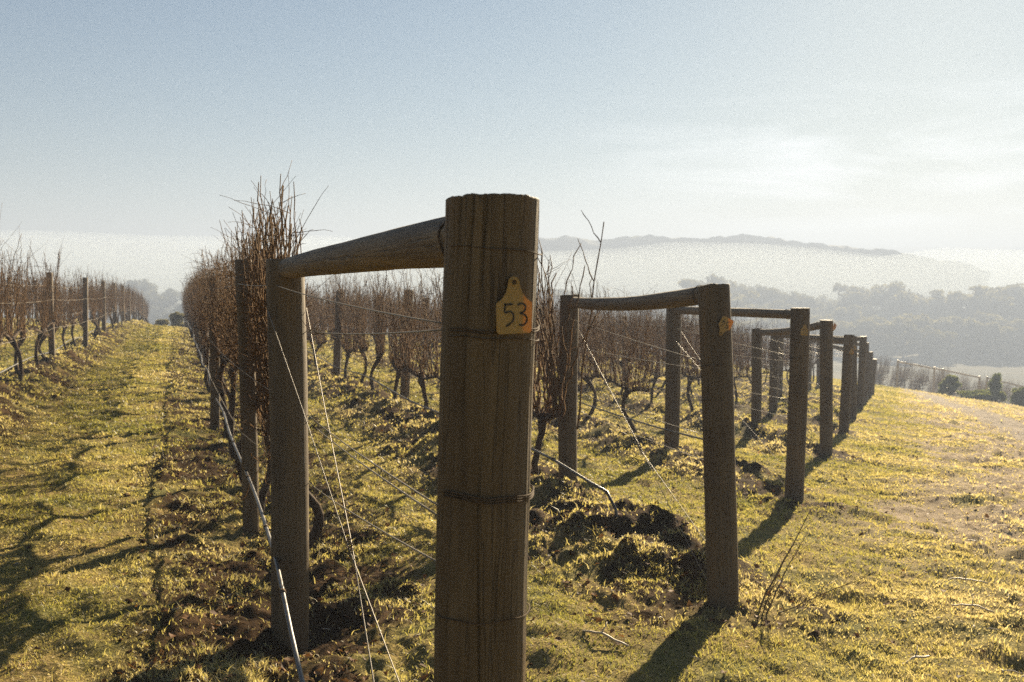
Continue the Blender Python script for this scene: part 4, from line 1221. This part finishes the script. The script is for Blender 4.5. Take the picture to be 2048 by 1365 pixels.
# pruned canes lying on the headland grass
for j, (x, y, L_, a, lb) in enumerate([(2.62, 5.55, .22, 2.6, "short bleached stick at the right edge of the headland grass"), (2.95, 6.35, .26, 2.75, "longer bleached stick behind the short one on the headland"),
                                       (3.55, 7.5, .18, 1.9, "small bent pale stick farther up the headland"), (.42, 4.55, .3, 2.4, "pale stick lying in the shadow right of the big front post"), (1.9, 4.62, .2, .5, "little pale twig near the bottom right corner")]):
    f = np.linspace(-.5, .5, 9)
    P = np.stack([f * L_ * math.cos(a), f * L_ * math.sin(a), 0.012 * np.cos(f * 5)], -1) + np.cumsum(rng.normal(0, .004, (9, 3)), 0)
    mb = MB(); mb.tubes(P, np.full(9, .006) * (1 - .5 * np.abs(f)), 6)
    mb.tubes(np.array([P[4], P[4] + [.02, .03, .02], P[4] + [.03, .05, .035]]), np.array([.004, .003, .002]), 5)
    obj("pruned_cane", mb.mesh("pruned_cane"), M_STICK, loc=(x, y, gz(x, y) + .022), label=lb, cat="stick", group="pruned sticks on the grass")

# ------------------------------------------------------------------ fog bank and haze
def vol_mat(name, col, dens, g):
    m = bpy.data.materials.new(name); m.use_nodes = True
    nt = m.node_tree; nt.nodes.clear()
    v = nt.nodes.new("ShaderNodeVolumePrincipled")
    v.inputs["Color"].default_value = (*col, 1); v.inputs["Density"].default_value = dens; v.inputs["Anisotropy"].default_value = g
    m.cycles.volume_sampling = 'DISTANCE'
    o = nt.nodes.new("ShaderNodeOutputMaterial"); nt.links.new(v.outputs["Volume"], o.inputs["Volume"])
    return m
M_HAZE = vol_mat("haze_air", (0.33, 0.395, 0.53), 0.0029, 0.20)
M_FOG = vol_mat("fog_air", (0.84, 0.94, 1.0), 0.013, 0.12)

def fog_bank(y0, y1, topf, floor, label):
    nx, ny = 70, 26
    xs = np.linspace(-820, 820, nx); ys = np.linspace(y0, y1, ny)
    X, Y = np.meshgrid(xs, ys, indexing='ij')
    e = np.clip((Y - y0) / (y1 - y0), 0, 1); ed = np.sin(e * np.pi) ** .35
    Zt = floor + (topf(X, Y) - floor) * ed + 0.05
    Zb = np.full_like(Zt, floor)
    V = np.concatenate([np.stack([X, Y, Zt], -1).reshape(-1, 3), np.stack([X, Y, Zb], -1).reshape(-1, 3)])
    i = np.arange(nx * ny).reshape(nx, ny); n = nx * ny
    Q = [np.stack([i[:-1, :-1], i[1:, :-1], i[1:, 1:], i[:-1, 1:]], -1).reshape(-1, 4), np.stack([i[:-1, :-1], i[:-1, 1:], i[1:, 1:], i[1:, :-1]], -1).reshape(-1, 4) + n]
    for e_ in (i[:, 0], i[::-1, -1], i[0, ::-1], i[-1, :]):
        Q.append(np.stack([e_[1:], e_[:-1], e_[:-1] + n, e_[1:] + n], -1)[:, ::-1])
    me = mesh_from("fog_bank", V, np.concatenate(Q))
    obj("fog_bank", me, M_FOG, kind="stuff", label=label, cat="fog")
fog_bank(315, 396, lambda X, Y: 10.2 + 3.6 * fbm(X / 70, Y / 70, 211, 4) + 4 * sstep(150, -250, X), -23.5, "bright white bank of morning fog lying in the valley before the hills")

me = bpy.data.meshes.new("haze")
x0, x1, y0, y1, z0, z1 = -1500, 1500, -60, 1480, -31, 38
me.from_pydata([(x, y, z) for x in (x0, x1) for y in (y0, y1) for z in (z0, z1)], [], [(0, 1, 3, 2), (4, 6, 7, 5), (0, 4, 5, 1), (2, 3, 7, 6), (0, 2, 6, 4), (1, 5, 7, 3)])
obj("haze", me, M_HAZE, kind="stuff")
